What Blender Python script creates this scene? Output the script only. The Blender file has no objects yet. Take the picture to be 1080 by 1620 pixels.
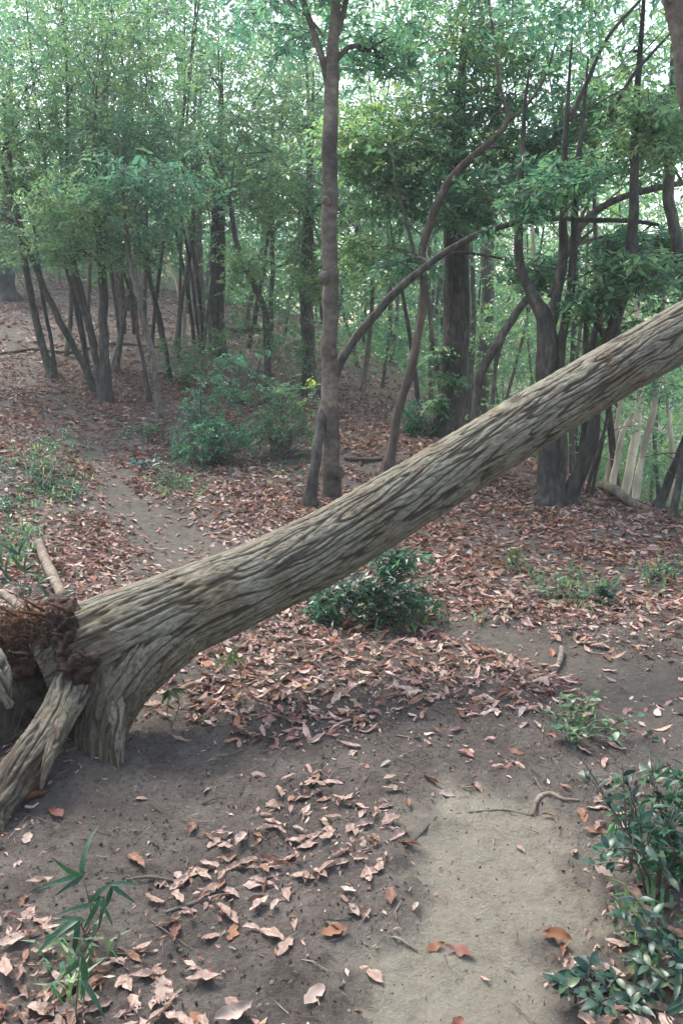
import bpy, math, random
import numpy as np

# ------------------------------------------------------------------ camera, light, exposure
S = bpy.context.scene
CAM_H, PITCH, FPX = 1.55, math.radians(10.0), 1348.0
cam_data = bpy.data.cameras.new('camera')
cam = bpy.data.objects.new('camera', cam_data)
S.collection.objects.link(cam)
cam.location = (0, 0, CAM_H)
cam.rotation_euler = (math.radians(90) - PITCH, 0, 0)
cam_data.sensor_fit = 'VERTICAL'
cam_data.sensor_height = 36
cam_data.sensor_width = 24
cam_data.lens = FPX / 1620 * 36
cam_data.clip_start = 0.05
cam_data.clip_end = 800
S.camera = cam

SUN_EL, SUN_AZ = math.radians(58), math.radians(-35)      # azimuth measured from +Y (away from the camera) towards +X
world = bpy.data.worlds.new('World')
S.world = world
world.use_nodes = True
wn = world.node_tree
wn.nodes.clear()
w_out = wn.nodes.new('ShaderNodeOutputWorld')
w_bg = wn.nodes.new('ShaderNodeBackground')
w_sky = wn.nodes.new('ShaderNodeTexSky')
w_hsv = wn.nodes.new('ShaderNodeHueSaturation')
w_sky.sky_type = 'NISHITA'
w_sky.sun_disc = False
w_sky.sun_elevation = SUN_EL
w_sky.sun_rotation = SUN_AZ
w_sky.air_density = 1.6
w_sky.dust_density = 4.0
w_hsv.inputs['Saturation'].default_value = 0.85           # thin overcast: the blue is mostly gone
w_bg.inputs['Strength'].default_value = 0.15
wn.links.new(w_sky.outputs[0], w_hsv.inputs['Color'])
wn.links.new(w_hsv.outputs[0], w_bg.inputs['Color'])
wn.links.new(w_bg.outputs[0], w_out.inputs['Surface'])

sun_data = bpy.data.lights.new('sun', 'SUN')
sun_data.energy = 1.4
sun_data.angle = math.radians(20)
sun_data.color = (1.0, 0.97, 0.93)
sun = bpy.data.objects.new('sun', sun_data)
S.collection.objects.link(sun)
sun.location = (0, 0, 30)
sun.rotation_euler = (math.radians(90) - SUN_EL, 0, math.pi - SUN_AZ)

S.view_settings.view_transform = 'Standard'
S.view_settings.look = 'None'
S.view_settings.exposure = 1.74
HAZE = 0.0018
S.view_settings.gamma = 1
S.view_settings.use_curve_mapping = False
S.render.engine = 'CYCLES'
S.cycles.use_denoising = True
S.cycles.max_bounces = 7
S.cycles.diffuse_bounces = 4
S.cycles.glossy_bounces = 2
S.cycles.transmission_bounces = 3
S.cycles.transparent_max_bounces = 4
S.cycles.volume_bounces = 0
S.cycles.caustics_reflective = False
S.cycles.caustics_refractive = False

# ------------------------------------------------------------------ helpers
rng = np.random.default_rng(11)
SP, CP = math.sin(PITCH), math.cos(PITCH)
A = np.array


def ray(px, py):
    a, b = (px - 540) / FPX, (810 - py) / FPX
    return A([a, CP + b * SP, -SP + b * CP])


def P(px, py, Y):
    """World point seen at a photograph pixel, at distance Y along +Y."""
    d = ray(px, py)
    t = Y / d[1]
    return A([d[0] * t, Y, CAM_H + d[2] * t])


def to_px(p):
    """World points (n,3) -> photograph pixels and depth."""
    x, y, z = p[:, 0], p[:, 1], p[:, 2] - CAM_H
    dep = y * CP - z * SP
    up = y * SP + z * CP
    dd = np.where(np.abs(dep) < 1e-4, 1e-4, dep)
    return 540 + FPX * x / dd, 810 - FPX * up / dd, dep


_perm = np.random.default_rng(5).permutation(256)
_perm = np.concatenate([_perm, _perm, _perm])
_grad = np.random.default_rng(6).normal(size=(256, 3))
_grad /= np.linalg.norm(_grad, axis=1)[:, None]


def noise3(p):
    """Perlin noise of points (n,3), about -0.7..0.7."""
    p = np.asarray(p, float)
    i = np.floor(p).astype(int)
    f = p - i
    u = f * f * f * (f * (f * 6 - 15) + 10)
    i &= 255
    out = 0
    for dx in (0, 1):
        wx = u[:, 0] if dx else 1 - u[:, 0]
        for dy in (0, 1):
            wy = u[:, 1] if dy else 1 - u[:, 1]
            for dz in (0, 1):
                wz = u[:, 2] if dz else 1 - u[:, 2]
                h = _perm[_perm[_perm[i[:, 0] + dx] + i[:, 1] + dy] + i[:, 2] + dz]
                g = _grad[h]
                out = out + wx * wy * wz * (g[:, 0] * (f[:, 0] - dx) + g[:, 1] * (f[:, 1] - dy) + g[:, 2] * (f[:, 2] - dz))
    return out


def fbm(p, oct=3, gain=0.5):
    s, a = 0, 1.0
    p = np.asarray(p, float)
    for k in range(oct):
        s = s + a * noise3(p * 2 ** k + 17.3 * k)
        a *= gain
    return s


def smooth(a, b, x):
    t = np.clip((x - a) / (b - a), 0, 1)
    return t * t * (3 - 2 * t)


def unit(v):
    return v / np.maximum(np.linalg.norm(v, axis=-1, keepdims=True), 1e-9)


def make_mesh(name, V, quads=None, tris=None, mat=None, col=None, smooth_shade=True, attrs=None):
    me = bpy.data.meshes.new(name)
    V = np.asarray(V, np.float32)
    Q = np.zeros((0, 4), np.int32) if quads is None or len(quads) == 0 else np.asarray(quads, np.int32)
    T = np.zeros((0, 3), np.int32) if tris is None or len(tris) == 0 else np.asarray(tris, np.int32)
    me.vertices.add(len(V))
    me.vertices.foreach_set('co', V.ravel())
    li = np.concatenate([Q.ravel(), T.ravel()])
    me.loops.add(len(li))
    me.loops.foreach_set('vertex_index', li)
    n = len(Q) + len(T)
    me.polygons.add(n)
    tot = np.concatenate([np.full(len(Q), 4), np.full(len(T), 3)]).astype(np.int32)
    st = np.concatenate([[0], np.cumsum(tot)[:-1]]).astype(np.int32) if n else np.zeros(0, np.int32)
    me.polygons.foreach_set('loop_start', st)
    me.polygons.foreach_set('loop_total', tot)
    me.polygons.foreach_set('use_smooth', np.full(n, smooth_shade))
    if col is not None:
        ca = me.color_attributes.new('col', 'FLOAT_COLOR', 'POINT')
        c = np.ones((len(V), 4), np.float32)
        c[:, :3] = col
        ca.data.foreach_set('color', c.ravel())
    for k, v in (attrs or {}).items():
        at = me.attributes.new(k, 'FLOAT', 'POINT')
        at.data.foreach_set('value', np.asarray(v, np.float32))
    if mat:
        me.materials.append(mat)
    me.update()
    me.validate()
    return me


def link(name, me, parent=None, loc=None):
    o = bpy.data.objects.new(name, me)
    S.collection.objects.link(o)
    if parent is not None:
        o.parent = parent
    if loc is not None:
        o.location = loc
    return o


def tag(o, label=None, cat=None, group=None, kind=None):
    if label: o['label'] = label
    if cat: o['category'] = cat
    if group: o['group'] = group
    if kind: o['kind'] = kind
    return o


def thing(name, loc, label, cat, group=None):
    o = bpy.data.objects.new(name, None)
    o.empty_display_size = 0.1
    S.collection.objects.link(o)
    o.location = loc
    return tag(o, label, cat, group)


class MB:
    """Collects vertices, faces and colours of one mesh."""
    def __init__(s):
        s.V, s.Q, s.T, s.C, s.n = [], [], [], [], 0

    def add(s, V, Q=None, T=None, C=None):
        V = np.asarray(V, float)
        if Q is not None and len(Q): s.Q.append(np.asarray(Q) + s.n)
        if T is not None and len(T): s.T.append(np.asarray(T) + s.n)
        s.V.append(V)
        s.C.append(np.broadcast_to(np.asarray((0.1, 0.1, 0.1) if C is None else C, float), (len(V), 3)))
        s.n += len(V)

    def build(s, name, mat, parent=None, smooth_shade=True, origin=None):
        V = np.concatenate(s.V)
        if origin is None and parent is not None:
            origin = A(parent.location)
            if parent.parent is not None: origin = origin + A(parent.parent.location)
        if origin is not None: V = V - origin
        me = make_mesh(name, V, np.concatenate(s.Q) if s.Q else None, np.concatenate(s.T) if s.T else None, mat, np.concatenate(s.C), smooth_shade)
        return link(name, me, parent)


def spline(pts, n):
    """Catmull-Rom through the rows of pts (any number of columns)."""
    pts = np.asarray(pts, float)
    if len(pts) == 2:
        t = np.linspace(0, 1, n)[:, None]
        return pts[0] * (1 - t) + pts[1] * t
    e = np.vstack([2 * pts[0] - pts[1], pts, 2 * pts[-1] - pts[-2]])
    d = np.linalg.norm(np.diff(pts[:, :3], axis=0), axis=1)
    cum = np.concatenate([[0], np.cumsum(d)])
    u = np.linspace(0, cum[-1], n)
    k = np.clip(np.searchsorted(cum, u, 'right') - 1, 0, len(pts) - 2)
    t = ((u - cum[k]) / np.maximum(d[k], 1e-9))[:, None]
    p0, p1, p2, p3 = e[k], e[k + 1], e[k + 2], e[k + 3]
    return 0.5 * (2 * p1 + (p2 - p0) * t + (2 * p0 - 5 * p1 + 4 * p2 - p3) * t ** 2 + (3 * p1 - p0 - 3 * p2 + p3) * t ** 3)


def frames(C):
    T = unit(np.gradient(C, axis=0))
    N = np.zeros_like(T)
    ref = A([0, 0, 1.0]) if abs(T[0, 2]) < 0.9 else A([1.0, 0, 0])
    N[0] = unit(np.cross(np.cross(T[0], ref), T[0]))
    for i in range(1, len(C)):
        v = N[i - 1] - T[i] * (N[i - 1] @ T[i])
        N[i] = v / max(np.linalg.norm(v), 1e-9)
    return T, N, np.cross(T, N)


def tube(C, R, sides=8, rough=0.0, freq=6.0, seed=0.0, close=True):
    """Round tube along C (n,3) with radii R; rough = relative lumps."""
    n = len(C)
    T, N, B = frames(C)
    a = np.linspace(0, 2 * np.pi, sides, endpoint=False)
    dirs = np.cos(a)[None, :, None] * N[:, None, :] + np.sin(a)[None, :, None] * B[:, None, :]
    r = np.broadcast_to(np.asarray(R)[:, None], (n, sides)).copy()
    if rough:
        q = (C[:, None, :] + dirs * r[..., None]).reshape(-1, 3) * freq + seed
        r = r * (1 + rough * fbm(q * A([1, 1, 0.5]), 2).reshape(n, sides))
    V = (C[:, None, :] + dirs * r[..., None]).reshape(-1, 3)
    i, j = np.meshgrid(np.arange(n - 1), np.arange(sides), indexing='ij')
    j2 = (j + 1) % sides
    Q = np.stack([i * sides + j, i * sides + j2, (i + 1) * sides + j2, (i + 1) * sides + j], -1).reshape(-1, 4)
    Tt = []
    if close:
        V = np.vstack([V, C[-1], C[0]])
        k = len(V) - 2
        for s in range(sides):
            Tt.append(((n - 1) * sides + s, (n - 1) * sides + (s + 1) % sides, k))
            Tt.append(((s + 1) % sides, s, k + 1))
    return V, Q, A(Tt) if Tt else None


# ------------------------------------------------------------------ materials
def nodes_of(name):
    m = bpy.data.materials.new(name)
    m.use_nodes = True
    nt = m.node_tree
    return m, nt, nt.nodes['Principled BSDF']


def n_(nt, t, **kw):
    nd = nt.nodes.new(t)
    for k, v in kw.items():
        if k in nd.inputs: nd.inputs[k].default_value = v
        else: setattr(nd, k, v)
    return nd


def ramp(nt, stops):
    r = nt.nodes.new('ShaderNodeValToRGB')
    e = r.color_ramp.elements
    while len(e) < len(stops): e.new(0.5)
    for el, (p, c) in zip(e, stops):
        el.position = p
        el.color = (*c, 1)
    return r


def bark_mat(name, dark, mid, light, scale=9.0, stretch=0.3, bump=0.4, patch=2.2, rough=0.85):
    m, nt, bs = nodes_of(name)
    tc = n_(nt, 'ShaderNodeTexCoord')
    mp = n_(nt, 'ShaderNodeMapping')
    mp.inputs['Scale'].default_value = (1, 1, stretch)
    nt.links.new(tc.outputs['Object'], mp.inputs['Vector'])
    oi = n_(nt, 'ShaderNodeObjectInfo')
    ad = n_(nt, 'ShaderNodeVectorMath', operation='ADD')
    ml = n_(nt, 'ShaderNodeMath', operation='MULTIPLY'); ml.inputs[1].default_value = 37.0
    nt.links.new(oi.outputs['Random'], ml.inputs[0])
    nt.links.new(mp.outputs[0], ad.inputs[0]); nt.links.new(ml.outputs[0], ad.inputs[1])
    n1 = n_(nt, 'ShaderNodeTexNoise', Scale=scale, Detail=6.0, Roughness=0.65)
    n2 = n_(nt, 'ShaderNodeTexNoise', Scale=patch, Detail=4.0, Roughness=0.6)
    nt.links.new(ad.outputs[0], n1.inputs['Vector']); nt.links.new(ad.outputs[0], n2.inputs['Vector'])
    r1 = ramp(nt, [(0.3, dark), (0.5, mid), (0.72, light)])
    nt.links.new(n1.outputs['Fac'], r1.inputs[0])
    r2 = ramp(nt, [(0.34, (0.55, 0.55, 0.54)), (0.52, (1.0, 1.0, 0.98)), (0.68, (1.5, 1.52, 1.42))])
    nt.links.new(n2.outputs['Fac'], r2.inputs[0])
    mx = n_(nt, 'ShaderNodeMix', data_type='RGBA', blend_type='MULTIPLY')
    mx.inputs[0].default_value = 1
    nt.links.new(r1.outputs[0], mx.inputs[6]); nt.links.new(r2.outputs[0], mx.inputs[7])
    nt.links.new(mx.outputs[2], bs.inputs['Base Color'])
    bs.inputs['Roughness'].default_value = rough
    bs.inputs['Specular IOR Level'].default_value = 0.25
    bp = n_(nt, 'ShaderNodeBump', Strength=bump, Distance=0.02)
    nt.links.new(n1.outputs['Fac'], bp.inputs['Height'])
    nt.links.new(bp.outputs[0], bs.inputs['Normal'])
    return m


M_dark = bark_mat('dark_bark', (0.024, 0.021, 0.019), (0.060, 0.052, 0.046), (0.125, 0.112, 0.100), 20, 0.35, 0.7)
M_brown = bark_mat('brown_smooth_bark', (0.062, 0.048, 0.040), (0.110, 0.088, 0.074), (0.175, 0.148, 0.128), 11, 1.3, 0.3)
M_grey = bark_mat('grey_bark', (0.050, 0.043, 0.037), (0.105, 0.092, 0.080), (0.20, 0.18, 0.155), 20, 0.4, 0.6)
M_warm = bark_mat('reddish_bark', (0.055, 0.041, 0.033), (0.11, 0.084, 0.070), (0.19, 0.155, 0.13), 12)
M_pale = bark_mat('pale_sunlit_bark', (0.32, 0.28, 0.21), (0.50, 0.44, 0.34), (0.66, 0.60, 0.48), 8)  # sunlight on the valley trunks is lightened into this bark colour
M_twig = bark_mat('dead_twig', (0.08, 0.06, 0.045), (0.16, 0.125, 0.10), (0.30, 0.26, 0.21), 30)
M_root = bark_mat('weathered_root', (0.065, 0.05, 0.038), (0.16, 0.13, 0.10), (0.30, 0.26, 0.20), 22, 1.0, 0.9)
M_rot = bark_mat('rotten_wood', (0.022, 0.014, 0.011), (0.055, 0.032, 0.025), (0.13, 0.080, 0.060), 34, 1.0, 1.0)
M_punk = bark_mat('orange_rotten_pulp', (0.05, 0.024, 0.015), (0.135, 0.066, 0.038), (0.25, 0.145, 0.088), 48, 0.5, 1.0)
M_soil_lump = bark_mat('root_soil', (0.018, 0.014, 0.012), (0.042, 0.034, 0.028), (0.08, 0.066, 0.054), 18, 1.0, 1.0, rough=1.0)


def leaf_mat(name, trans=0.3, rough=0.35, spec=0.5, by_object=None, tcol=(1, 1, 1), veins=False):
    m, nt, bs = nodes_of(name)
    if by_object:
        oi = n_(nt, 'ShaderNodeObjectInfo')
        src = ramp(nt, [(a, (0.84 * c[0], 0.76 * c[1], 0.72 * c[2])) if veins else (a, c) for a, c in by_object])
        src.color_ramp.interpolation = 'LINEAR'
        nt.links.new(oi.outputs['Random'], src.inputs[0])
        out = src.outputs[0]
    else:
        at = n_(nt, 'ShaderNodeAttribute', attribute_name='col')
        out = at.outputs['Color']
    tc = n_(nt, 'ShaderNodeTexCoord')
    ns = n_(nt, 'ShaderNodeTexNoise', Scale=60.0, Detail=3.0)
    nt.links.new(tc.outputs['Object'], ns.inputs['Vector'])
    rr = ramp(nt, [(0.3, (0.72, 0.70, 0.68)), (0.7, (1.2, 1.2, 1.2))])
    nt.links.new(ns.outputs['Fac'], rr.inputs[0])
    mx = n_(nt, 'ShaderNodeMix', data_type='RGBA', blend_type='MULTIPLY')
    mx.inputs[0].default_value = 1
    if veins:                                                         # midrib and side veins of a single leaf (its own x runs base to tip)
        sx = n_(nt, 'ShaderNodeSeparateXYZ'); nt.links.new(tc.outputs['Object'], sx.inputs[0])
        ab = n_(nt, 'ShaderNodeMath', operation='ABSOLUTE'); nt.links.new(sx.outputs['Y'], ab.inputs[0])
        mr = n_(nt, 'ShaderNodeMapRange'); mr.inputs[1].default_value = 0.006; mr.inputs[2].default_value = 0.022; mr.inputs[3].default_value = 0.72; mr.inputs[4].default_value = 1.0
        nt.links.new(ab.outputs[0], mr.inputs[0])
        f1 = n_(nt, 'ShaderNodeMath', operation='MULTIPLY_ADD'); f1.inputs[1].default_value = -0.8
        nt.links.new(ab.outputs[0], f1.inputs[0]); nt.links.new(sx.outputs['X'], f1.inputs[2])
        f2 = n_(nt, 'ShaderNodeMath', operation='MULTIPLY'); f2.inputs[1].default_value = 80.0; nt.links.new(f1.outputs[0], f2.inputs[0])
        f3 = n_(nt, 'ShaderNodeMath', operation='SINE'); nt.links.new(f2.outputs[0], f3.inputs[0])
        f4 = n_(nt, 'ShaderNodeMapRange'); f4.inputs[1].default_value = 0.55; f4.inputs[2].default_value = 1.0; f4.inputs[3].default_value = 1.0; f4.inputs[4].default_value = 0.80
        nt.links.new(f3.outputs[0], f4.inputs[0])
        f5 = n_(nt, 'ShaderNodeMath', operation='MULTIPLY'); nt.links.new(mr.outputs[0], f5.inputs[0]); nt.links.new(f4.outputs[0], f5.inputs[1])
        vm = n_(nt, 'ShaderNodeMix', data_type='RGBA', blend_type='MULTIPLY'); vm.inputs[0].default_value = 1
        nt.links.new(out, vm.inputs[6]); nt.links.new(f5.outputs[0], vm.inputs[7])
        out = vm.outputs[2]
        ns.inputs['Scale'].default_value = 5.0; ns.inputs['Detail'].default_value = 6.0
        rr.color_ramp.elements[0].color = (0.55, 0.50, 0.46, 1)
    nt.links.new(out, mx.inputs[6]); nt.links.new(rr.outputs[0], mx.inputs[7])
    nt.links.new(mx.outputs[2], bs.inputs['Base Color'])
    bs.inputs['Roughness'].default_value = rough
    bs.inputs['Specular IOR Level'].default_value = spec
    if trans:
        tr = n_(nt, 'ShaderNodeBsdfTranslucent')
        tm = n_(nt, 'ShaderNodeMix', data_type='RGBA', blend_type='MULTIPLY')          # light through a leaf comes out paler and yellower
        tm.inputs[0].default_value = 1; tm.inputs[7].default_value = (*tcol, 1)
        nt.links.new(mx.outputs[2], tm.inputs[6])
        nt.links.new(tm.outputs[2], tr.inputs['Color'])
        mix = n_(nt, 'ShaderNodeMixShader')
        mix.inputs[0].default_value = trans
        o = nt.nodes['Material Output']
        nt.links.new(bs.outputs[0], mix.inputs[1]); nt.links.new(tr.outputs[0], mix.inputs[2])
        nt.links.new(mix.outputs[0], o.inputs['Surface'])
    return m


M_leaf = leaf_mat('evergreen_leaves', 0.52, 0.27, 0.8, tcol=(2.2, 2.3, 2.3))
M_litter = leaf_mat('dry_leaves', 0.12, 0.6, 0.3)
DRY = [(0.0, (0.20, 0.145, 0.12)), (0.2, (0.42, 0.34, 0.30)), (0.4, (0.30, 0.22, 0.185)), (0.6, (0.50, 0.42, 0.38)), (0.72, (0.27, 0.15, 0.10)), (0.85, (0.17, 0.095, 0.072)), (1.0, (0.36, 0.28, 0.24))]
M_dry_one = leaf_mat('dry_leaf_single', 0.12, 0.6, 0.3, DRY, veins=True)
M_orange = leaf_mat('orange_dry_leaf', 0.12, 0.6, 0.3, [(0, (0.27, 0.125, 0.062)), (1, (0.36, 0.185, 0.095))], veins=True)
M_red = leaf_mat('red_brown_dry_leaf', 0.12, 0.6, 0.3, [(0, (0.20, 0.085, 0.066)), (1, (0.26, 0.12, 0.095))], veins=True)
M_white = leaf_mat('bleached_dry_leaf', 0.12, 0.6, 0.3, [(0, (0.42, 0.37, 0.33)), (1, (0.50, 0.45, 0.41))], veins=True)
M_shrub_leaf = leaf_mat('shrub_leaf', 0.25, 0.36, 0.45, [(0, (0.015, 0.042, 0.032)), (0.4, (0.024, 0.062, 0.045)), (0.75, (0.036, 0.085, 0.055)), (1, (0.075, 0.125, 0.055))])
M_bamboo_leaf = leaf_mat('bamboo_leaf', 0.3, 0.35, 0.5, [(0, (0.014, 0.050, 0.028)), (0.5, (0.024, 0.080, 0.040)), (1, (0.04, 0.11, 0.05))])
M_sprig_leaf = leaf_mat('sprig_leaf', 0.35, 0.35, 0.5, [(0, (0.06, 0.12, 0.035)), (1, (0.12, 0.19, 0.06))])
M_mint_leaf = leaf_mat('seedling_leaf', 0.3, 0.4, 0.5, [(0, (0.05, 0.11, 0.05)), (0.5, (0.10, 0.19, 0.10)), (1, (0.16, 0.25, 0.13))])
M_blue_leaf = leaf_mat('bluish_leaf', 0.2, 0.3, 0.6, [(0, (0.05, 0.14, 0.14)), (1, (0.12, 0.26, 0.27))])

# ------------------------------------------------------------------ terrain
def flat_pt(px, py, Y):
    return P(px, py, Y)


_ctl = [flat_pt(*a) for a in [
    (165, 640, 14), (82, 602, 15.5), (250, 662, 13), (0, 480, 27), (340, 548, 20), (8, 475, 28), (200, 500, 26),
    (140, 722, 11.3), (300, 850, 7.7), (330, 735, 10.8), (525, 785, 9.2), (612, 742, 10.3), (705, 692, 12.3),
    (490, 622, 17), (590, 640, 16.5), (868, 806, 8.7), (960, 788, 9.5), (1060, 822, 8.4), (0, 700, 9.6), (30, 770, 8.2),
    (40, 905, 6.0), (425, 642, 15.5)]]
_ctl += [A(p, float) for p in [
    (3.4, 6.2, -0.05), (6, 7, -0.3), (5.0, 11.5, -0.9), (3.6, 13.5, -0.25), (6.5, 14.5, -2.2), (9, 20, -4.2), (4.5, 20, -0.8), (16, 30, -7), (2, 26, 1.2), (-2, 30, 3.2),
    (-9, 45, 6.2), (-30, 60, 8), (0, 60, 4), (30, 60, -10), (-80, 120, 9), (80, 120, -16), (0, 140, 2), (-4, 3, 0.15), (-7, 6, 0.7), (-12, 12, 2.2),
    (-2.5, 5, 0.03), (2.5, 4, 0.06), (6, 2, 0.0), (0, -3, 0), (-6, -10, 0.3), (8, -10, -0.4), (-40, -40, 4), (40, -40, -4), (-120, -60, 8), (120, -60, -10), (-60, 30, 9)]]
_ctl += [A([x, y, 0.0]) for x in (-1.6, 0, 1.6) for y in (1.5, 3.0, 4.5, 6.0)]
_ctl = A(_ctl)
_ker = lambda a, b: -np.sqrt(((a[:, None, :2] - b[None, :, :2]) ** 2).sum(-1) + 0.6)
_n = len(_ctl)
_K = np.zeros((_n + 1, _n + 1))
_K[:_n, :_n] = _ker(_ctl, _ctl) - 0.02 * np.eye(_n)
_K[:_n, _n] = 1; _K[_n, :_n] = 1
_w = np.linalg.solve(_K, np.concatenate([_ctl[:, 2], [0]]))

PATH_NEAR = [(655, 1275), (700, 1252), (770, 1245), (830, 1258), (885, 1290), (925, 1360), (915, 1430), (885, 1500), (865, 1560), (870, 1640), (860, 1800), (480, 1800), (560, 1640), (600, 1500), (630, 1420), (690, 1350), (675, 1300)]
PATH_RIGHT = [(680, 985), (720, 968), (800, 985), (870, 1005), (950, 1030), (1080, 1075), (1300, 1150), (1300, 1290), (1080, 1195), (960, 1125), (890, 1070), (780, 1030), (700, 1012)]
PATH_LEFT = [(118, 716), (165, 718), (200, 740), (240, 790), (290, 825), (330, 845), (400, 855), (420, 890), (300, 925), (245, 890), (205, 850), (175, 800), (150, 755)]


def ground_smooth(x, y):
    p = np.stack([np.atleast_1d(x), np.atleast_1d(y)], -1).astype(float)
    return _ker(p, _ctl[:, :2]) @ _w[:_n] + _w[_n]


def hit0(px, py):
    """Where the ray through a photograph pixel meets the smooth terrain."""
    d = ray(px, py)
    Y = np.concatenate([np.arange(1.0, 12, 0.02), np.arange(12, 70, 0.1)])
    t = Y / d[1]
    z = CAM_H + d[2] * t - ground_smooth(d[0] * t, Y)
    k = np.argmax(z < 0)
    if z[k] >= 0: k = len(Y) - 1
    return A([d[0] * t[k], Y[k], CAM_H + d[2] * t[k]])


POLY = lambda pts: A([hit0(*p)[:2] for p in pts])
PW_NEAR, PW_RIGHT, PW_LEFT = POLY(PATH_NEAR), POLY(PATH_RIGHT), POLY(PATH_LEFT)


def sdist(p, poly):
    """Signed distance (inside positive) of points (n,2) to a polygon."""
    d = np.full(len(p), 1e9)
    inside = np.zeros(len(p), bool)
    for a, b in zip(poly, np.roll(poly, -1, axis=0)):
        e = b - a
        w = p - a
        t = np.clip((w @ e) / (e @ e + 1e-12), 0, 1)
        d = np.minimum(d, ((w - t[:, None] * e) ** 2).sum(-1))
        c = ((a[1] > p[:, 1]) != (b[1] > p[:, 1])) & (p[:, 0] < (b[0] - a[0]) * (p[:, 1] - a[1]) / (b[1] - a[1] + 1e-12) + a[0])
        inside ^= c
    return np.where(inside, 1, -1) * np.sqrt(d)


def soft(p, poly, w, jit=0.0, freq=3.0):
    s = sdist(p, poly)
    if jit: s = s + jit * fbm(np.column_stack([p * freq, np.full(len(p), 3.7)]), 3)
    return smooth(-w, w, s)


def path_mask(p):
    near = (np.abs(p[:, 0]) < 7) & (p[:, 1] > 0) & (p[:, 1] < 14)
    out = np.zeros((3, len(p)))
    q = p[near]
    if len(q):
        out[0, near] = np.clip(soft(q, PW_NEAR, 0.10, 0.22, 4) + 0.5 * (fbm(np.column_stack([q * 22, np.full(len(q), .4)]), 3)) * smooth(-.25, 0, sdist(q, PW_NEAR)) * (1 - smooth(0.02, .30, sdist(q, PW_NEAR))), 0, 1)
        out[1, near] = soft(q, PW_RIGHT, 0.10, 0.22, 3)
        out[2, near] = soft(q, PW_LEFT, 0.14, 0.25, 2.5)
    return out


BASE = A([-0.97, 3.08])                     # where the fallen tree's root enters the ground


def ground_z(x, y, fine=True):
    x = np.atleast_1d(np.asarray(x, float)); y = np.atleast_1d(np.asarray(y, float))
    z = ground_smooth(x, y)
    p = np.column_stack([x, y])
    far = np.clip(1 - np.hypot(x, y) / 60, 0, 1)
    z = z + 0.05 * far * fbm(np.column_stack([x * 0.9, y * 0.9, x * 0]), 3)
    z = z + 0.10 * np.exp(-((x - BASE[0] + .05) ** 2 + (y - BASE[1] + .04) ** 2) / 0.07)
    if fine:
        k = y < 14
        if k.any():
            pm = path_mask(p[k]).max(0)
            q = np.column_stack([x[k], y[k], x[k] * 0 + 2.2])
            zz = -0.035 * pm
            zz += (0.022 - 0.004 * pm) * fbm(q * 5, 3)
            cl = np.maximum(fbm(q * 26 + 9, 2), 0)
            zz += (0.036 - 0.024 * pm) * cl + (0.010 - .005 * pm) * noise3(q * 58)
            cr = 1 - np.clip(np.abs(noise3(q * 7 + 3)) * 9, 0, 1)       # drying cracks in the sand
            zz -= 0.007 * cr * pm
            zz += 0.010 * pm * np.maximum(fbm(q * 15 + 4, 2) - 0.1, 0)
            z[k] += zz
    return z


def hit(px, py):
    h = hit0(px, py)
    h[2] = ground_z(h[0], h[1], False)[0]
    return h


# ground sheet: grid lines packed close near the camera, spreading to the horizon
def lines(lo, fine_lo, fine_hi, hi, s0, g):
    a = [fine_lo]
    s = s0
    while a[-1] > lo: a.append(a[-1] - s); s *= g
    b = [fine_hi]
    s = s0
    while b[-1] < hi: b.append(b[-1] + s); s *= g
    return np.unique(np.round(np.concatenate([a, np.arange(fine_lo, fine_hi, s0), b]), 5))


gx = lines(-95, -1.9, 1.9, 95, 0.019, 1.05)
gy = [1.35]
while gy[-1] < 120: gy.append(gy[-1] + max(0.013, 0.0082 * gy[-1]) * (1 if gy[-1] < 60 else 4))
gy = np.concatenate([[-60, -25, -10, -5, -2, 0, 0.6, 1.0, 1.2], gy])
X, Yg = np.meshgrid(gx, gy)
xf, yf = X.ravel(), Yg.ravel()
zf = ground_z(xf, yf)
GV = np.column_stack([xf, yf, zf])
pmask = path_mask(GV[:, :2])
ny, nx = X.shape
ii, jj = np.meshgrid(np.arange(ny - 1), np.arange(nx - 1), indexing='ij')
GQ = np.stack([ii * nx + jj, ii * nx + jj + 1, (ii + 1) * nx + jj + 1, (ii + 1) * nx + jj], -1).reshape(-1, 4)

m, nt, bs = nodes_of('forest_soil')
tc = n_(nt, 'ShaderNodeTexCoord')
a_s = n_(nt, 'ShaderNodeAttribute', attribute_name='sand')
a_p = n_(nt, 'ShaderNodeAttribute', attribute_name='trodden')
nA = n_(nt, 'ShaderNodeTexNoise', Scale=3.0, Detail=8.0, Roughness=0.7)
nB = n_(nt, 'ShaderNodeTexNoise', Scale=45.0, Detail=8.0, Roughness=0.75)
nC = n_(nt, 'ShaderNodeTexNoise', Scale=14.0, Detail=6.0, Roughness=0.7)
vor = n_(nt, 'ShaderNodeTexVoronoi', Scale=170.0)
for q in (nA, nB, nC, vor): nt.links.new(tc.outputs['Object'], q.inputs['Vector'])
soil = ramp(nt, [(0.34, (0.060, 0.050, 0.043)), (0.5, (0.132, 0.113, 0.099)), (0.66, (0.235, 0.205, 0.178))])
sandr = ramp(nt, [(0.30, (0.15, 0.131, 0.100)), (0.46, (0.275, 0.250, 0.196)), (0.70, (0.36, 0.333, 0.27))])
trod = ramp(nt, [(0.3, (0.08, 0.069, 0.058)), (0.5, (0.145, 0.128, 0.108)), (0.7, (0.20, 0.182, 0.155))])
mixn = n_(nt, 'ShaderNodeMath', operation='MULTIPLY_ADD'); mixn.inputs[1].default_value = 0.6
m2 = n_(nt, 'ShaderNodeMath', operation='MULTIPLY'); m2.inputs[1].default_value = 0.4
nt.links.new(nB.outputs['Fac'], m2.inputs[0])
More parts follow.
